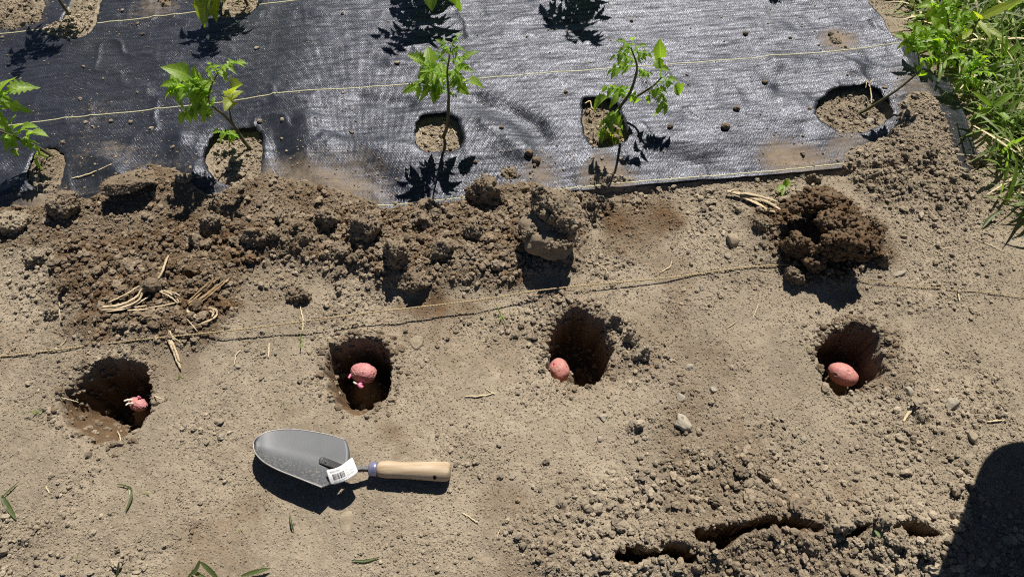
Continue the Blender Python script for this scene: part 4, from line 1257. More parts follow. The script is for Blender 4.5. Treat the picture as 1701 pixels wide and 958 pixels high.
# ------------------------------------------------------------------ straw, stalks and twigs
def strip(name, px_pts, r, label, cat, mat, group, flat=.5, lift=.0015, n=6, taper=(.7, 1, .5), wav=.00035, fab=False, seed=0):
    P = spline([(on_fab if fab else on)(a, c, lift + r * .5) for a, c in px_pts], 14)
    rs = np.random.default_rng(seed + int(px_pts[0][0]))
    P = P + rs.normal(0, wav, P.shape)
    rr = r * np.interp(np.linspace(0, 1, 14), [0, .5, 1], taper)
    v, f = tube(P, rr, n, flat)
    return tag(add(name, v, f, mat), label, cat, group)
SG = 'pieces of straw lying on the soil'
for pts_, r, lab in [
    ([(118, 297), (150, 288), (185, 273)], .0022, 'long pale straw lying across the dark fabric edge at left'),
    ([(772, 658), (800, 657), (822, 652)], .0016, 'bent pale straw right of the hole with the pink sprout'),
    ([(807, 645), (822, 655)], .0010, 'short straw touching the end of the bent pale one'),
    ([(498, 506), (503, 530), (503, 552)], .0016, 'pale root hanging down from the round brown clod'),
    ([(447, 570), (446, 594)], .0018, 'short upright pale straw left of the small sprout'),
    ([(400, 580), (392, 590), (389, 606)], .0012, 'thin curved straw near the first two holes'),
    ([(1500, 700), (1510, 685), (1522, 672)], .0030, 'flat shredded straw right of the rightmost hole'),
    ([(1592, 486), (1594, 500)], .0020, 'short white straw below the thin twine end'),
    ([(1640, 700), (1668, 697)], .0020, 'pale straw near the right border above the shadow'),
    ([(1525, 690), (1530, 698), (1528, 712)], .0010, 'thin straw just right of the flat shredded one'),
    ([(1207, 545), (1222, 535)], .0010, 'tiny straw on the smooth soil under the garden line'),
    ([(1260, 505), (1250, 530)], .0010, 'fine straw under the end of the garden line'),
    ([(102, 660), (118, 664), (131, 668)], .0008, 'dark fine root at the left rim of the first hole'),
    ([(242, 655), (256, 658), (275, 664)], .0012, 'thin straw at the right rim of the first hole'),
    ([(195, 715), (200, 728), (199, 736)], .0014, 'pale straw stuck in the slope of the first hole'),
    ([(212, 808), (216, 824), (213, 842)], .0012, 'fine upright straw at lower left'),
    ([(76, 808), (82, 818)], .0014, 'tiny pale straw left of the fine upright one'),
    ([(768, 851), (795, 868)], .0012, 'thin pale straw below the trowel handle'),
    ([(1420, 375), (1390, 380), (1362, 386)], .0009, 'thin root across the broken turf clod'),
    ([(975, 433), (1002, 443), (1014, 462)], .0010, 'thin bent root right of the hollow clod'),
    ([(1095, 453), (1112, 443), (1116, 432)], .0014, 'forked pale straw above the garden line'),
    ([(1470, 170), (1485, 182), (1496, 196)], .0014, 'white straw on the right edge of the rightmost opening'),
    ([(692, 208), (700, 220), (694, 236)], .0010, 'straw inside the opening of the upright plant'),
    ([(745, 205), (752, 215), (758, 228)], .0009, 'fine straw right of the upright plant stem'),
    ([(880, 322), (900, 316)], .0010, 'straw sticking out of the heap behind the hollow clod'),
    ([(45, 490), (70, 475), (82, 468)], .0010, 'thin straw on the left heap edge'),
    ([(98, 498), (100, 535)], .0010, 'thin upright straw left of the split stalk'),
    ([(86, 580), (105, 570), (110, 562)], .0009, 'curled straw under the garden line at left'),
    ([(830, 880), (825, 895)], .0009, 'tiny straw at the bottom below the trowel'),
    ([(1530, 395), (1560, 410), (1580, 412)], .0009, 'thin root on the soil near the grass'),
    ([(1620, 395), (1640, 405), (1668, 418)], .0010, 'pale root near the right border below the grass'),
]:
    strip('straw', pts_, r, lab, 'straw', STRAW, SG, fab=pts_[0][1] < 300 and pts_[0][0] < 200)

def stalk(px, py, strands, label, name='dry_stalk', mat=STALK, lumpat=None):
    q = on(px, py)
    root = thing(name, tuple(q), label, 'dry stalk', 'dry plant stalks on the soil')
    mb = MB()
    for pts_, r, h in strands:
        P = spline([on(a, c, h) for a, c in pts_], 18)
        P = P + rng.normal(0, .00025, P.shape)
        v, f = tube(P, r * np.interp(np.linspace(0, 1, 18), [0, .15, .8, 1], [.7, 1, .9, .45]) * rng.uniform(.8, 1.25, 18), 7, .34); mb.put(v, f)
    v, f = mb.arr(); add('strands', v, f, mat, parent=root)
    if lumpat:
        a, c, w, h = lumpat
        v, f = lump((w * PXM * .5, h * PXM * .5, h * PXM * .5), 77, .3, .12, .25, 4)
        add('soil_lump', v + on(a, c, .012), f, SOIL, parent=root, attrs={'moist': np.full(len(v), .6), 'tone': np.zeros(len(v))})
stalk(240, 490, [
    ([(168, 515), (205, 510), (230, 498), (238, 484), (262, 470), (290, 452), (306, 442)], .0030, .010),
    ([(168, 510), (200, 506), (225, 494), (235, 480)], .0024, .012),
    ([(180, 502), (210, 488), (232, 474)], .0020, .010),
    ([(170, 517), (200, 514), (228, 504), (250, 490)], .0026, .008),
    ([(262, 464), (270, 450), (276, 432), (280, 424)], .0024, .012),
    ([(265, 482), (280, 486), (292, 494), (297, 503)], .0016, .008), ([(265, 484), (282, 492), (296, 504)], .0016, .008), ([(272, 482), (290, 486), (300, 492)], .0012, .010),
    ([(215, 516), (240, 511), (268, 508), (294, 502)], .0018, .006), ([(212, 515), (235, 514), (252, 513)], .0018, .006), ([(222, 510), (245, 507)], .0014, .008)],
    'pale split corn stalk with spread strands lying on the left heap', lumpat=(252, 473, 30, 22))
stalk(345, 488, [
    ([(312, 505), (335, 485), (355, 468), (366, 460)], .0024, .008), ([(314, 508), (340, 490), (362, 472)], .0022, .008), ([(318, 510), (345, 492), (372, 470), (381, 462)], .0026, .006),
    ([(311, 502), (330, 484), (350, 466)], .0016, .010), ([(322, 505), (350, 484), (371, 466)], .0018, .010), ([(352, 470), (354, 460)], .0014, .01)],
    'brown fibrous stalk bundle right of the pale split stalk', mat=FIBRE)
stalk(340, 525, [
    ([(310, 515), (318, 522), (330, 524)], .0026, .006), ([(350, 513), (358, 514), (360, 522), (352, 530), (338, 536), (325, 540)], .0022, .006), ([(348, 516), (354, 520), (352, 526)], .0022, .008),
    ([(308, 527), (318, 538), (328, 550)], .0012, .005), ([(312, 520), (326, 528)], .0016, .006), ([(346, 511), (352, 512), (356, 520)], .0016, .010)],
    'curled pale husk shreds below the brown fibrous bundle', name='dry_husk')
stalk(290, 582, [
    ([(281, 550), (284, 566), (288, 578), (294, 596), (300, 612)], .0036, .006), ([(279, 562), (284, 574), (290, 586)], .0024, .007), ([(283, 560), (294, 566), (304, 572)], .0012, .008),
    ([(280, 548), (286, 558), (300, 568)], .0010, .009), ([(288, 572), (298, 600)], .0022, .008)],
    'short pale stalk with frayed top below the garden line')
stalk(1258, 335, [
    ([(1208, 318), (1230, 322), (1255, 330), (1275, 336), (1300, 350)], .0046, .010), ([(1214, 322), (1240, 330), (1270, 345)], .0034, .008), ([(1230, 320), (1262, 326), (1292, 335)], .0030, .014),
    ([(1250, 332), (1275, 348), (1288, 352)], .0030, .008), ([(1262, 330), (1290, 342)], .0024, .016), ([(1212, 319), (1220, 314)], .0018, .012)],
    'thick pale broken stalk beside the dark turf clod')
stalk(1448, 150, [
    ([(1448, 172), (1447, 155), (1444, 138)], .0014, .02), ([(1444, 138), (1434, 132), (1428, 136)], .0012, .035), ([(1445, 138), (1452, 130)], .0012, .035), ([(1440, 136), (1438, 146)], .001, .03)],
    'small dried sprig standing in the rightmost fabric opening')
stalk(978, 178, [([(972, 172), (980, 168), (984, 180), (992, 178)], .0014, .02), ([(976, 180), (986, 186)], .0012, .018)], 'curled dry shred at the back of the third fabric opening', name='dry_husk')

# ------------------------------------------------------------------ leaves, tomato plants
def leaflet(L, W, fold=.35, droop=.25, serr=.35, n=11, seed=0):
    """serrated leaf blade along +x, folded on its midrib; returns verts, faces, uv"""
    rs = random.Random(seed)
    V = []; U = []
    for i in range(n):
        t = i / (n - 1)
        w = W * (math.sin(math.pi * t ** .72) ** .85) * (1 - .15 * t)
        tooth = serr * ((i % 2) - .45) if 0 < i < n - 1 else 0
        w = max(w * (1 + tooth), 0) * rs.uniform(.88, 1.1)
        x = L * t + (-.10 * L * (i % 2) * serr)
        zc = -droop * L * t * t
        lift = w * fold
        V += [(x + w * .25 * serr, w, zc + lift), (x, w * .5, zc + lift * .55), (L * t, 0, zc), (x, -w * .5, zc + lift * .55), (x + w * .25 * serr, -w, zc + lift)]
        U += [(t, 1), (t, .5), (t, 0), (t, -.5), (t, -1)]
    F = []
    for i in range(n - 1):
        for k in range(4):
            F.append((i * 5 + k, (i + 1) * 5 + k, (i + 1) * 5 + k + 1, i * 5 + k + 1))
    return np.array(V), F, np.array(U)

def place(V, p, d, up):
    d = np.asarray(d, float); d = d / np.linalg.norm(d)
    s = np.cross(up, d); s /= np.linalg.norm(s) + 1e-9
    w = np.cross(d, s)
    return p + V[:, :1] * d + V[:, 1:2] * s + V[:, 2:] * w

def compound(a, tip, width=.34, pairs=3, seed=0, arch=.10, up=None, petiole=.0009, term=.42, serr=.62):
    """a tomato leaf: rachis from a to tip, paired lobed leaflets and a terminal one"""
    rs = random.Random(seed)
    a = np.asarray(a, float); tip = np.asarray(tip, float)
    L = np.linalg.norm(tip - a)
    mid = (a + tip) / 2 + np.array([0, 0, arch * L])
    P = spline([a, mid, tip], 16)
    rach = P[:int(16 * (1 - term * .9))]
    mb = MB()
    if pairs > 1: rach = P[:13]
    v, f = tube(rach, np.linspace(petiole * 1.5, petiole * .7, len(rach)), 5); mb.put(v, f)
    upv = np.array([rs.uniform(-.45, .45), rs.uniform(-.45, .25), 1.0]) if up is None else np.asarray(up, float)
    curl = rs.uniform(.2, .9)
    upv = upv / np.linalg.norm(upv)
    T = P[-1] - P[-4]; serr = serr if pairs > 1 else .3
    if pairs > 1: term = .30; rach = P[:int(16 * (1 - term * .9))]
    lf, ff, uu = leaflet(L * term * 1.15, L * width * (.28 if pairs > 1 else .42), rs.uniform(.3, .8), rs.uniform(.15, .7), serr, 13, seed)
    mb.put(place(lf, rach[-1], T + np.array([0, 0, .0]), upv), ff, uu)
    for k in range(pairs):
        t = .28 + .72 * (k + .35) / pairs
        i = min(int(t * (len(rach) - 1)), len(rach) - 2)
        dr = rach[i + 1] - rach[i]; dr /= np.linalg.norm(dr)
        s = np.cross(upv, dr); s /= np.linalg.norm(s)
        big = .36 * (1 - .25 * abs(t - .75)) * (.55 if (k % 2 == 1 and pairs > 3) else 1)
        for sg in (1, -1):
            l = L * big * rs.uniform(.75, 1.2)
            d = dr * rs.uniform(.45, .9) + sg * s * rs.uniform(.8, 1.1) + np.array([0, 0, rs.uniform(-.55, .25)])
            lf, ff, uu = leaflet(l, l * width * rs.uniform(.55, .95), rs.uniform(.25, .9), rs.uniform(.15, .9), serr, 9, seed * 7 + k * 2 + sg)
            n2 = upv + np.array([rs.uniform(-.4, .4), rs.uniform(-.4, .4), 0])
            mb.put(place(lf, rach[i], d, n2), ff, uu)
    return mb

def plant(name, stem_px, leaves, label, cat, group, stem_r=.0030, leafmat=LEAF, branches=(), seed=0, zs=1.17, zb=1.27):
    """stem_px: [(px,py,z)...]; leaves: (stem parameter, tip px, tip py, tip z, width, pairs)"""
    S = spline([gp(a, c, z * zs) for a, c, z in stem_px], 30)
    root = thing(name, tuple(S[0]), label, cat, group)
    mb = MB(); stem_r *= 1.35
    v, f = tube(S, np.linspace(stem_r, stem_r * .25, 30), 8); mb.put(v, f)
    for br in branches:
        P = spline([gp(a, c, z * zb) for a, c, z in br], 14); v, f = tube(P, np.linspace(stem_r * .6, stem_r * .3, 14), 6); mb.put(v, f)
    v, f = mb.arr(); add('stem', v, f, STEM, parent=root)
    for k, lf in enumerate(leaves):
        s, a, c, z, w, pr = lf[:6]
        at = S[int(s * 29)] if not isinstance(s, tuple) else gp(s[0], s[1], s[2] * zb)
        m = compound(at, gp(a, c, z * (zb if isinstance(s, tuple) else zs)), w, pr + (2 if pr > 1 else 0), seed * 31 + k)
        v, f = m.arr(); add('leaf', v, f, lf[6] if len(lf) > 6 else leafmat, parent=root, uv=m.uv())
    return root
TG = 'tomato seedlings in the black fabric'
z0 = .004
plant('tomato_plant', [(733, 236, z0), (738, 224, .015), (743, 208, .04), (745, 175, .095), (745, 150, .13), (743, 120, .18), (746, 98, .215), (748, 80, .235)], [
    (.62, 668, 150, .15, .36, 3), (.60, 684, 92, .205, .46, 2), (.66, 700, 118, .19, .40, 3), (.70, 690, 128, .16, .36, 2), (.82, 722, 85, .22, .34, 2), (.99, 764, 54, .255, .38, 2), (.9, 740, 78, .245, .34, 2), (.94, 726, 66, .25, .36, 2), (.96, 770, 80, .245, .36, 2), (.86, 776, 96, .22, .36, 2),
    (.60, 808, 138, .135, .50, 1), (.62, 784, 84, .20, .34, 2), (.6, 768, 128, .17, .36, 2), (.56, 760, 162, .12, .34, 2), (.66, 730, 150, .14, .32, 2), (.64, 774, 108, .19, .34, 2), (.70, 752, 120, .18, .36, 3), (.58, 706, 150, .13, .34, 2)],
    'upright bushy tomato seedling standing straight in its square fabric opening', 'tomato plant', TG, .0034, seed=2, zs=1.19)
plant('tomato_plant', [(997, 228, z0), (1010, 205, .02), (1030, 178, .045), (1046, 155, .075), (1055, 130, .11), (1058, 110, .14), (1052, 90, .17), (1048, 80, .185)], [
    (.99, 1026, 66, .20, .34, 2), (.9, 1010, 100, .17, .36, 2), (.92, 1086, 96, .17, .36, 2), (.86, 1040, 84, .17, .36, 2), (.97, 1050, 60, .205, .40, 1), (.95, 1022, 86, .17, .38, 1), (.93, 1072, 74, .19, .40, 1), (.74, 1000, 126, .12, .34, 3), (.78, 1026, 98, .16, .34, 2), (.80, 1078, 92, .17, .34, 3), (.72, 1080, 130, .13, .34, 2),
    ((1097, 132, .10), 1096, 74, .16, .42, 1), ((1100, 128, .10), 1136, 160, .08, .52, 1), ((1090, 138, .095), 1108, 196, .055, .36, 3), ((1085, 142, .09), 1072, 178, .06, .40, 1), ((1090, 136, .095), 1120, 140, .09, .34, 2), (.62, 1086, 122, .12, .36, 3),
    (.48, 990, 152, .06, .34, 2), (.46, 974, 182, .05, .36, 1), (.44, 1020, 164, .06, .50, 1), (.45, 1058, 178, .05, .50, 1), (.3, 990, 236, .02, .38, 2), (.5, 1024, 148, .08, .34, 1), (.1, 1028, 246, .012, .5, 1, LEAF_Y), (.1, 1035, 222, .02, .4, 1, LEAF_Y)],
    'tomato seedling leaning right with a forked stem in the narrow fabric opening', 'tomato plant', TG, .0036, branches=[[(1050, 165, .055), (1068, 154, .07), (1086, 142, .09), (1100, 128, .105)]], seed=5, zs=1.46, zb=1.38)
plant('tomato_plant', [(415, 247, z0), (402, 230, .02), (388, 208, .045), (370, 190, .07), (355, 178, .09), (346, 165, .105), (352, 140, .13), (364, 118, .155)], [
    (.99, 406, 102, .17, .40, 2), (.97, 345, 104, .17, .36, 2), (.9, 342, 112, .16, .34, 2), (.80, 268, 156, .13, .42, 3), (.78, 290, 112, .165, .50, 1), (.74, 270, 136, .14, .42, 3), (.72, 292, 206, .09, .46, 3), (.70, 322, 118, .15, .40, 2),
    (.62, 335, 206, .08, .44, 2), (.66, 330, 150, .13, .40, 3), (.70, 310, 160, .12, .40, 3), (.60, 352, 165, .11, .36, 2), (.64, 318, 182, .10, .40, 2), ((383, 182, .07), 394, 140, .115, .80, 1, LEAF_Y), (.75, 306, 132, .15, .42, 2), (.15, 350, 218, .03, .4, 2), (.2, 360, 226, .025, .4, 1)],
    'leafy tomato seedling leaning left over the dark half of the fabric', 'tomato plant', TG, .0032, branches=[[(388, 208, .045), (384, 198, .055), (382, 186, .068), (380, 176, .08)]], seed=9, zs=1.58, zb=1.45)
plant('tomato_plant', [(92, 262, z0), (72, 250, .02), (45, 236, .045), (10, 222, .07), (-30, 205, .10), (-60, 190, .13)], [
    (.45, 72, 218, .07, .46, 1), (.55, 20, 192, .10, .44, 1), (.5, 70, 252, .035, .42, 2), (.6, 30, 262, .05, .44, 2), (.55, 52, 205, .085, .44, 1), (.8, 44, 136, .15, .44, 2), (.9, -20, 250, .08, .42, 3), (.7, -10, 180, .12, .42, 3), (.6, 10, 240, .07, .42, 2), (.98, -100, 160, .15, .4, 3), (.3, 66, 285, .01, .3, 1)],
    'tomato seedling leaning out past the left border with yellowish leaf tips', 'tomato plant', TG, .0032, seed=12, zs=1.3)
plant('tomato_plant', [(1417, 192, z0), (1440, 182, .018), (1475, 160, .05), (1505, 138, .075), (1525, 118, .10), (1526, 96, .13), (1522, 84, .145)], [
    (.99, 1490, 56, .17, .44, 2), (.99, 1512, 40, .185, .44, 2), (.98, 1536, 52, .18, .42, 2), (.95, 1546, 74, .16, .40, 2), (.97, 1500, 70, .16, .40, 1), (.8, 1530, 136, .08, .40, 1), (.82, 1560, 98, .12, .4, 2)],
    'sparse tomato plant with a long bare stem leaning right towards the grass', 'tomato plant', TG, .0030, leafmat=WEED, seed=15)
def auto(px, py, lean, hgt, n, spread, label, seed, extra=()):
    rs = random.Random(seed)
    b_ = gp(px, py, 0); pts_ = []
    for t in (0, .12, .35, .6, .85, 1):
        p_ = b_ + np.array([lean[0] * t ** .8, lean[1] * t, hgt * t]); a, c = proj(*p_); pts_.append((float(a), float(c), float(p_[2])))
    lv = []
    for k in range(n):
        s_ = .40 + .60 * k / (n - 1); an = k * 2.4 + rs.uniform(-.4, .4); r_ = spread * rs.uniform(.75, 1.2)
        p_ = b_ + np.array([lean[0] * s_ ** .8 + r_ * math.cos(an), lean[1] * s_ + r_ * math.sin(an), hgt * s_ * rs.uniform(.85, 1.1)])
        a, c = proj(*p_); lv.append((s_, float(a), float(c), float(p_[2]), .36, rs.choice([2, 3, 3])))
    lv += list(extra)
    return plant('tomato_plant', pts_, lv, label, 'tomato plant', TG, .0032, seed=seed, zs=1.0)
auto(122, 34, (-.02, .01), .25, 11, .075, 'tomato seedling in the sandy opening at the upper left corner', 21, [(.5, 82, 2, .07, .34, 1), (.55, 98, -8, .09, .4, 2)])
auto(414, 14, (-.02, .0), .27, 12, .090, 'tomato seedling at the top border left of the middle, leaf over the marker thread', 22, [(.4, 320, 32, .06, .5, 1, LEAF_Y), (.4, 347, 31, .055, .5, 1, LEAF_Y), (.45, 326, 2, .09, .45, 2, LEAF_Y)])
auto(722, -26, (.01, -.02), .36, 22, .095, 'tomato seedling above the top border whose shadow falls behind the upright seedling', 23, [(.5, 714, 8, .12, .5, 1), (.5, 756, 4, .12, .4, 2)])
auto(972, -28, (.0, -.02), .37, 17, .100, 'tomato seedling above the top border whose shadow falls behind the leaning seedling', 24)
auto(1300, -52, (.0, .0), .29, 10, .080, 'tomato seedling above the top border at right, only leaf tips of its shadow showing', 25)
# leaf of the upper left seedlings that hangs into the picture
# ------------------------------------------------------------------ grass and weeds at the right
def blades(n, sample, hmin, hmax, wmin, wmax, mats):
    for mi, (mat, share) in enumerate(mats):
        k = int(n * share)
        x, y = sample(k); k = len(x)
        z = gz(x, y)
        h = rng.uniform(hmin, hmax, k) * rng.uniform(.6, 1, k); w = rng.uniform(wmin, wmax, k)
        az = rng.uniform(0, 2 * math.pi, k); lean = rng.uniform(.25, 1.15, k); bend = rng.uniform(.3, 1.4, k)
        ns = 7
        V = np.zeros((k, ns, 3, 3)); U = np.zeros((k, ns, 3, 2))
        cx = np.zeros(k); cz = np.zeros(k)
        for i in range(ns):
            t = i / (ns - 1)
            ang = lean + bend * t
            if i: cx = cx + np.sin(ang) * h / (ns - 1); cz = cz + np.cos(ang) * h / (ns - 1)
            wi = w * (1 - t ** 2.2) * (.55 + .9 * min(t * 3, .5)) + .00015
            for q, sg in enumerate((-1, 0, 1)):
                ox = -np.sin(az) * wi * sg; oy = np.cos(az) * wi * sg
                V[:, i, q, 0] = x + np.cos(az) * cx + ox; V[:, i, q, 1] = y + np.sin(az) * cx + oy
                V[:, i, q, 2] = np.maximum(z + cz + abs(sg) * wi * .35, z + .002)
                U[:, i, q] = (t * .6, sg)
        idb = np.arange(ns * 3).reshape(ns, 3)
        q = np.stack([idb[:-1, :-1], idb[1:, :-1], idb[1:, 1:], idb[:-1, 1:]], -1).reshape(-1, 4)
        F = (q[None] + (np.arange(k) * ns * 3)[:, None, None]).reshape(-1, 4)
        yield mat, V.reshape(-1, 3), F, U.reshape(-1, 2)

grass_area = ppoly([(1500, -140), (1950, -160), (2050, 480), (1760, 470), (1700, 340), (1672, 322), (1655, 262), (1612, 180), (1560, 112), (1530, 78), (1500, 40)], 0, 1)
def in_grass(k):
    lo = grass_area.min(0); hi = grass_area.max(0)
    x = rng.uniform(lo[0], hi[0], k * 5); y = rng.uniform(lo[1], hi[1], k * 5)
    d = poly_sdf(x, y, grass_area)
    ok = (d > 0) & (rng.random(k * 5) < .15 + sstep(.0, .06, d) * (.25 + 1.2 * fbm(x, y, .09, 2, 4) ** 2))
    return x[ok][:k], y[ok][:k]
gv, gf, gu, gn = [], [], [], 0
gme_parts = list(blades(6500, in_grass, .05, .18, .0018, .0060, [(GRASS, .52), (DULL, .18), (GRASS_P, .18), (STRAW, .12)]))
me = None
Vs = np.concatenate([p[1] for p in gme_parts]); Us = np.concatenate([p[3] for p in gme_parts])
off = 0; Fs = []; mi = []
for k, p in enumerate(gme_parts):
    Fs.append(p[2] + off); off += len(p[1]); mi.append(np.full(len(p[2]), k))
me = new_mesh('grass', Vs, np.concatenate(Fs), gme_parts[0][0], True, uv=Us)
for p in gme_parts[1:]: me.materials.append(p[0])
me.polygons.foreach_set('material_index', np.concatenate(mi).astype(np.int32)); me.update()
go = bpy.data.objects.new('grass', me); COL.objects.link(go)
tag(go, 'rough green grass growing along the right side of the bed', 'grass', kind='stuff')

def simple_leaf(base, tip, W, up, n=15, seed=0, serr=.08, droop=.12):
    L = np.linalg.norm(np.asarray(tip) - np.asarray(base))
    v, f, u = leaflet(L, W, .22, droop, serr, n, seed)
    return place(v, np.asarray(base), np.asarray(tip) - np.asarray(base), np.asarray(up, float)), f, u
def weed(stem_px, leaves, label, mat=WEED, compound_leaves=(), cat='weed', group='weeds in the grass', seed=0):
    S = spline([gp(a, c, z) for a, c, z in stem_px], 16)
    root = thing('weed_plant', tuple(S[0]), label, cat, group)
    v, f = tube(S, np.linspace(.0026, .0012, 16), 6); add('stem', v, f, STEM, parent=root)
    for k, (s, a, c, z, W) in enumerate(leaves):
        v, f, u = simple_leaf(S[int(s * 15)], gp(a, c, z), W, (rng.uniform(-.3, .3), rng.uniform(-.5, .1), 1), seed=seed + k)
        add('leaf', v, f, mat, parent=root, uv=u)
    for k, (s, a, c, z, W, pr) in enumerate(compound_leaves):
        m = compound(S[int(s * 15)], gp(a, c, z), W, pr, seed * 13 + k, serr=.45)
        v, f = m.arr(); add('leaf', v, f, mat, parent=root, uv=m.uv())
weed([(1612, 60, .02), (1622, 40, .07), (1628, 30, .10)], [(.9, 1700, -6, .17, .0165), (.6, 1690, 78, .06, .012), (.5, 1672, 60, .08, .010), (.9, 1618, 10, .15, .012), (.3, 1580, 74, .05, .008), (.7, 1650, 64, .08, .009)],
     'tall weed with large yellow-green lance-shaped leaves at the upper right corner', LEAF_Y, seed=31)
weed([(1560, 110, .01), (1558, 92, .05), (1556, 80, .08)], [], 'bright green weed with finely cut leaves beside the fabric corner', WEED,
     [(.9, 1516, 40, .13, .50, 3), (.9, 1552, 30, .13, .5, 3), (.8, 1590, 44, .11, .52, 3), (.7, 1606, 78, .08, .36, 3), (.6, 1590, 112, .05, .36, 3), (.6, 1540, 118, .04, .36, 2), (.8, 1560, 62, .12, .5, 3), (.7, 1524, 84, .09, .36, 3)], seed=33)
weed([(1610, 140, .01), (1612, 124, .05), (1614, 116, .07)], [], 'bushy weed with narrow lobed leaves in the middle of the grass', WEED,
     [(.9, 1582, 92, .11, .5, 3), (.9, 1640, 92, .11, .5, 3), (.7, 1660, 126, .07, .34, 3), (.8, 1620, 80, .13, .34, 3), (.5, 1640, 156, .04, .34, 3), (.5, 1586, 150, .04, .34, 3)], seed=35)
weed([(1580, 60, .01), (1576, 40, .06), (1574, 24, .09)], [], 'bright weed with long cut leaves at the top border beside the fabric', WEED,
     [(.9, 1530, 6, .12, .46, 3), (.9, 1600, -8, .13, .46, 3), (.8, 1622, 30, .11, .46, 3), (.7, 1540, 34, .08, .46, 3), (.6, 1612, 58, .06, .46, 3), (.9, 1566, -10, .14, .46, 3)], seed=36)
weed([(1650, 190, .01), (1648, 176, .05)], [(.9, 1620, 150, .09, .009), (.9, 1690, 150, .08, .009), (.8, 1612, 196, .05, .008), (.7, 1692, 206, .05, .009), (.9, 1652, 140, .1, .009)], 'low broad-leaved weed left of the pale rock in the grass', WEED, seed=38)
weed([(1664, 108, .01), (1668, 96, .05)], [(.9, 1701, 70, .08, .010), (.9, 1640, 78, .08, .009), (.7, 1701, 122, .04, .010), (.6, 1640, 120, .04, .008), (.9, 1676, 62, .1, .009)],
     'low weed with oval leaves at the right border above the pale rock', WEED, seed=37)
weed([(1300, 312, .012), (1302, 306, .02)], [(.9, 1312, 296, .03, .005), (.9, 1290, 318, .02, .006), (.7, 1318, 304, .02, .005), (.8, 1300, 325, .018, .005), (.9, 1306, 298, .03, .004)], 'small dark green sprig between the pale stalk and the fabric hem', LEAF,
     cat='sprig', group='small sprouts on the bare soil', seed=41)

# single broad blades
def blade(px_pts, W, label, mat=GRASS, lift=.004, group='green grass blades lying on the soil', hts=None):
    P = [on(a, c, (hts[i] if hts else lift)) for i, (a, c) in enumerate(px_pts)]
    P = spline(P, 14)
    T = np.gradient(P, axis=0); T /= np.linalg.norm(T, axis=1)[:, None]
    s = np.cross(T, [0, 0, 1.0]); s /= np.linalg.norm(s, axis=1)[:, None]
    t = np.linspace(0, 1, 14); w = W * np.clip(np.sin(np.pi * (t * .93 + .05)), .03, 1) ** .6
    V = np.stack([P - s * w[:, None] + [0, 0, .0], P + np.array([0, 0, -.0012]), P + s * w[:, None]], 1)
    V[:, 0, 2] += w * .3; V[:, 2, 2] += w * .3
    idb = np.arange(42).reshape(14, 3)
    q = np.stack([idb[:-1, :-1], idb[1:, :-1], idb[1:, 1:], idb[:-1, 1:]], -1).reshape(-1, 4)
    U = np.stack([np.repeat(t * .6, 3), np.tile([-1, 0, 1], 14)], -1)
    return tag(add('grass_blade', V.reshape(-1, 3), q, mat, uv=U), label, 'grass blade', group)
for pts_, W, lab, mat, hts in [
    ([(2, 822), (12, 838), (27, 862)], .0042, 'broad green blade lying at the left border', DULL, None),
    ([(2, 826), (18, 812), (30, 800)], .0014, 'thin dark blade crossing the broad one at the left border', DULL, None),
    ([(216, 808), (218, 826), (208, 850)], .0022, 'narrow green blade below the first planting hole', DULL, None),
    ([(194, 804), (208, 806), (220, 812)], .0012, 'thin short blade meeting the narrow one below the first hole', DULL, None),
    ([(312, 958), (326, 945), (332, 930)], .0036, 'green blade at the bottom border, leftmost of its tuft', DULL, [.004, .02, .03]),
    ([(366, 966), (348, 946), (332, 932)], .0034, 'green blade at the bottom border, middle of its tuft', DULL, [.004, .02, .03]),
    ([(318, 946), (336, 958), (352, 968)], .0034, 'green blade at the bottom border, lowest of its tuft', DULL, [.01, .015, .01]),
    ([(400, 956), (425, 949), (449, 943)], .0034, 'flat green blade pointing right at the bottom border', DULL, [.004, .01, .008]),
    ([(192, 962), (196, 948), (198, 932)], .0026, 'short upright blade at the bottom border', DULL, [.004, .02, .03]),
    ([(488, 882), (484, 868), (481, 852)], .0014, 'dark curved blade fallen below the trowel blade', DULL, [.003, .012, .008]),
    ([(584, 930), (606, 931), (630, 925)], .0020, 'dark green blade lying at the bottom below the trowel', DULL, None),
    ([(1632, 378), (1645, 362), (1666, 348)], .0040, 'pale green leaf blade fallen on soil below the grass', DULL, [.004, .012, .02]),
    ([(1453, 880), (1458, 886), (1462, 892)], .0028, 'small green leaf in the long crack', GRASS_P, [.012, .016, .016]),
    ([(1662, 322), (1668, 300), (1676, 272)], .0046, 'broad upright blade at the lower tip of the grass', GRASS, [.01, .05, .08]),
    ([(1672, 340), (1684, 300), (1690, 262)], .0046, 'long broad blade right of the upright one at the lower tip of the grass', GRASS, [.01, .05, .08]),
    ([(1640, 270), (1648, 250), (1656, 226)], .0044, 'pale folded blade beside the fabric corner', GRASS_P, [.004, .03, .06]),
    ([(1622, 170), (1645, 156), (1670, 138)], .0050, 'broad arched blade above the pale rock', GRASS_P, [.03, .06, .06]),
    ([(1600, 178), (1640, 200), (1690, 246)], .0036, 'long arching blade sweeping right over the grass', GRASS_P, [.04, .08, .06]),
    ([(1610, 205), (1650, 228), (1701, 262)], .0030, 'yellowish arching blade under the sweeping one', STRAW, [.02, .05, .05]),
    ([(1556, 140), (1566, 116), (1572, 100)], .0048, 'grey-green blade standing at the fabric corner', GRASS_P, [.01, .04, .07]),
    ([(1592, 125), (1604, 140), (1612, 158)], .0040, 'short blade bending down to the folded fabric', GRASS, [.05, .05, .03]),
    ([(1640, 30), (1668, 22), (1701, 28)], .0046, 'pale broad blade near the upper right corner', GRASS_P, [.06, .08, .08]),
]: blade(pts_, W, lab, mat, hts=hts)

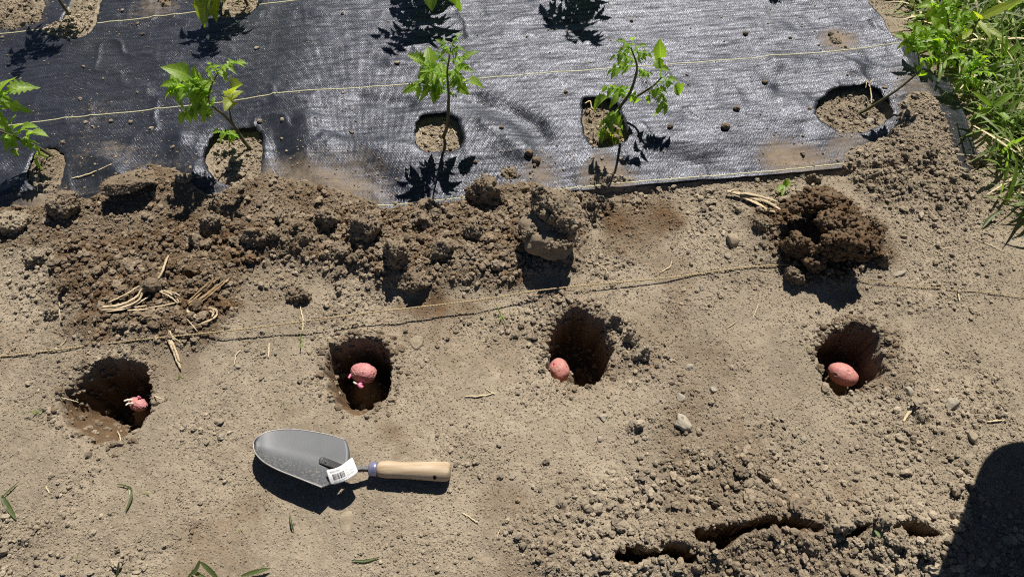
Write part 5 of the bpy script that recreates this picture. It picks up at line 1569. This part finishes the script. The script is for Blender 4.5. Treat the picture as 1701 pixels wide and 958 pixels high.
def sprout(px, py, n, h, label, mat=GRASS):
    q = on(px, py); rs = random.Random(int(px))
    root = thing('seedling', tuple(q), label, 'sprout', 'small sprouts on the bare soil')
    for k in range(n):
        a = rs.uniform(0, 6.28); l = h * rs.uniform(.6, 1.1)
        tip = q + np.array([math.cos(a) * l * .7, math.sin(a) * l * .7, l * rs.uniform(.35, .8)])
        v, f, u = simple_leaf(q + np.array([0, 0, .001]), tip, l * .055, (0, 0, 1), 7, k, 0.0)
        add('leaf', v, f, mat, parent=root, uv=u)
for a, c, n, h, lab in [(500, 570, 3, .022, 'thin green sprout right of the short upright straw'), (832, 525, 4, .026, 'dark spindly grass sprout left of the third hole'), (300, 628, 7, .012, 'tiny ferny sprout below the frayed pale stalk'),
                        (1342, 577, 5, .010, 'tiny two-leaved sprout at the left rim of the rightmost hole'), (66, 685, 5, .018, 'dark sprout left of the first planting hole'), (305, 665, 4, .010, 'tiny sprout between the first hole and the trowel'),
                        (470, 668, 4, .009, 'tiny sprout above the trowel blade'), (243, 820, 3, .014, 'thin sprout right of the narrow green blade'), (130, 925, 4, .010, 'tiny sprout near the lower left corner'), (1229, 648, 4, .008, 'tiny sprout between the last two holes'),
                        (672, 576, 3, .008, 'tiny sprout right of the faint flat stone'), (1475, 340, 5, .010, 'small sprout on the soil below the rightmost opening'), (400, 880, 4, .010, 'tiny sprout below and left of the trowel')]:
    sprout(a, c, n, h, lab)

# ------------------------------------------------------------------ unseen tabletop added beyond the right border to cast the lower-right shadow
def shadow_caster():
    h = .46
    offs = h / math.tan(SUN_EL) * np.array([math.sin(SUN_AZ), math.cos(SUN_AZ)])
    A = gp(1648, 752, 0)[:2]; B = gp(1566, 952, 0)[:2]
    d = (B - A) / np.linalg.norm(B - A); side = .34
    pts = [A + np.array([side, .004]), A]
    ang = math.atan2(d[1], d[0]); p = A.copy()
    for k in range(6):
        p = p + side * np.array([math.cos(ang + k * math.pi / 4), math.sin(ang + k * math.pi / 4)]); pts.append(p.copy())
    O = smooth_poly(smooth_poly(np.array(pts), 1), 1) if False else np.array(pts)
    # round the corners a little
    out = []
    n = len(O)
    for i in range(n):
        a, b_, c = O[i - 1], O[i], O[(i + 1) % n]
        p0 = b_ + (a - b_) / np.linalg.norm(a - b_) * .060; p1 = b_ + (c - b_) / np.linalg.norm(c - b_) * .060
        for t in np.linspace(0, 1, 6): out.append((1 - t) ** 2 * p0 + 2 * t * (1 - t) * b_ + t * t * p1)
    out = np.array(out) + offs
    ctr = out.mean(0)
    root = thing('shadow_caster', (ctr[0], ctr[1], float(gz(ctr[0], ctr[1]))), 'unseen wooden tabletop on a leg, added to cast the large dark shadow at the lower right', 'shadow_prop')
    m = len(out)
    V = np.concatenate([np.c_[out, np.full(m, h - .03)], np.c_[out, np.full(m, h)]])
    F = [tuple(range(m - 1, -1, -1)), tuple(range(m, 2 * m))] + [(i, (i + 1) % m, m + (i + 1) % m, m + i) for i in range(m)]
    add('caster_top', V, F, WOOD, parent=root, smooth=False)
    g0 = float(gz(ctr[0], ctr[1]))
    v, f = tube([(ctr[0], ctr[1], g0 - .02), (ctr[0], ctr[1], g0 + .05), (ctr[0], ctr[1], h - .03)], [.06, .04, .035], 24); add('leg', v, f, WOOD, parent=root)
    v, f = tube([(ctr[0], ctr[1], g0 - .01), (ctr[0], ctr[1], g0 + .02)], [.13, .12], 32); add('foot', v, f, WOOD, parent=root)
shadow_caster()
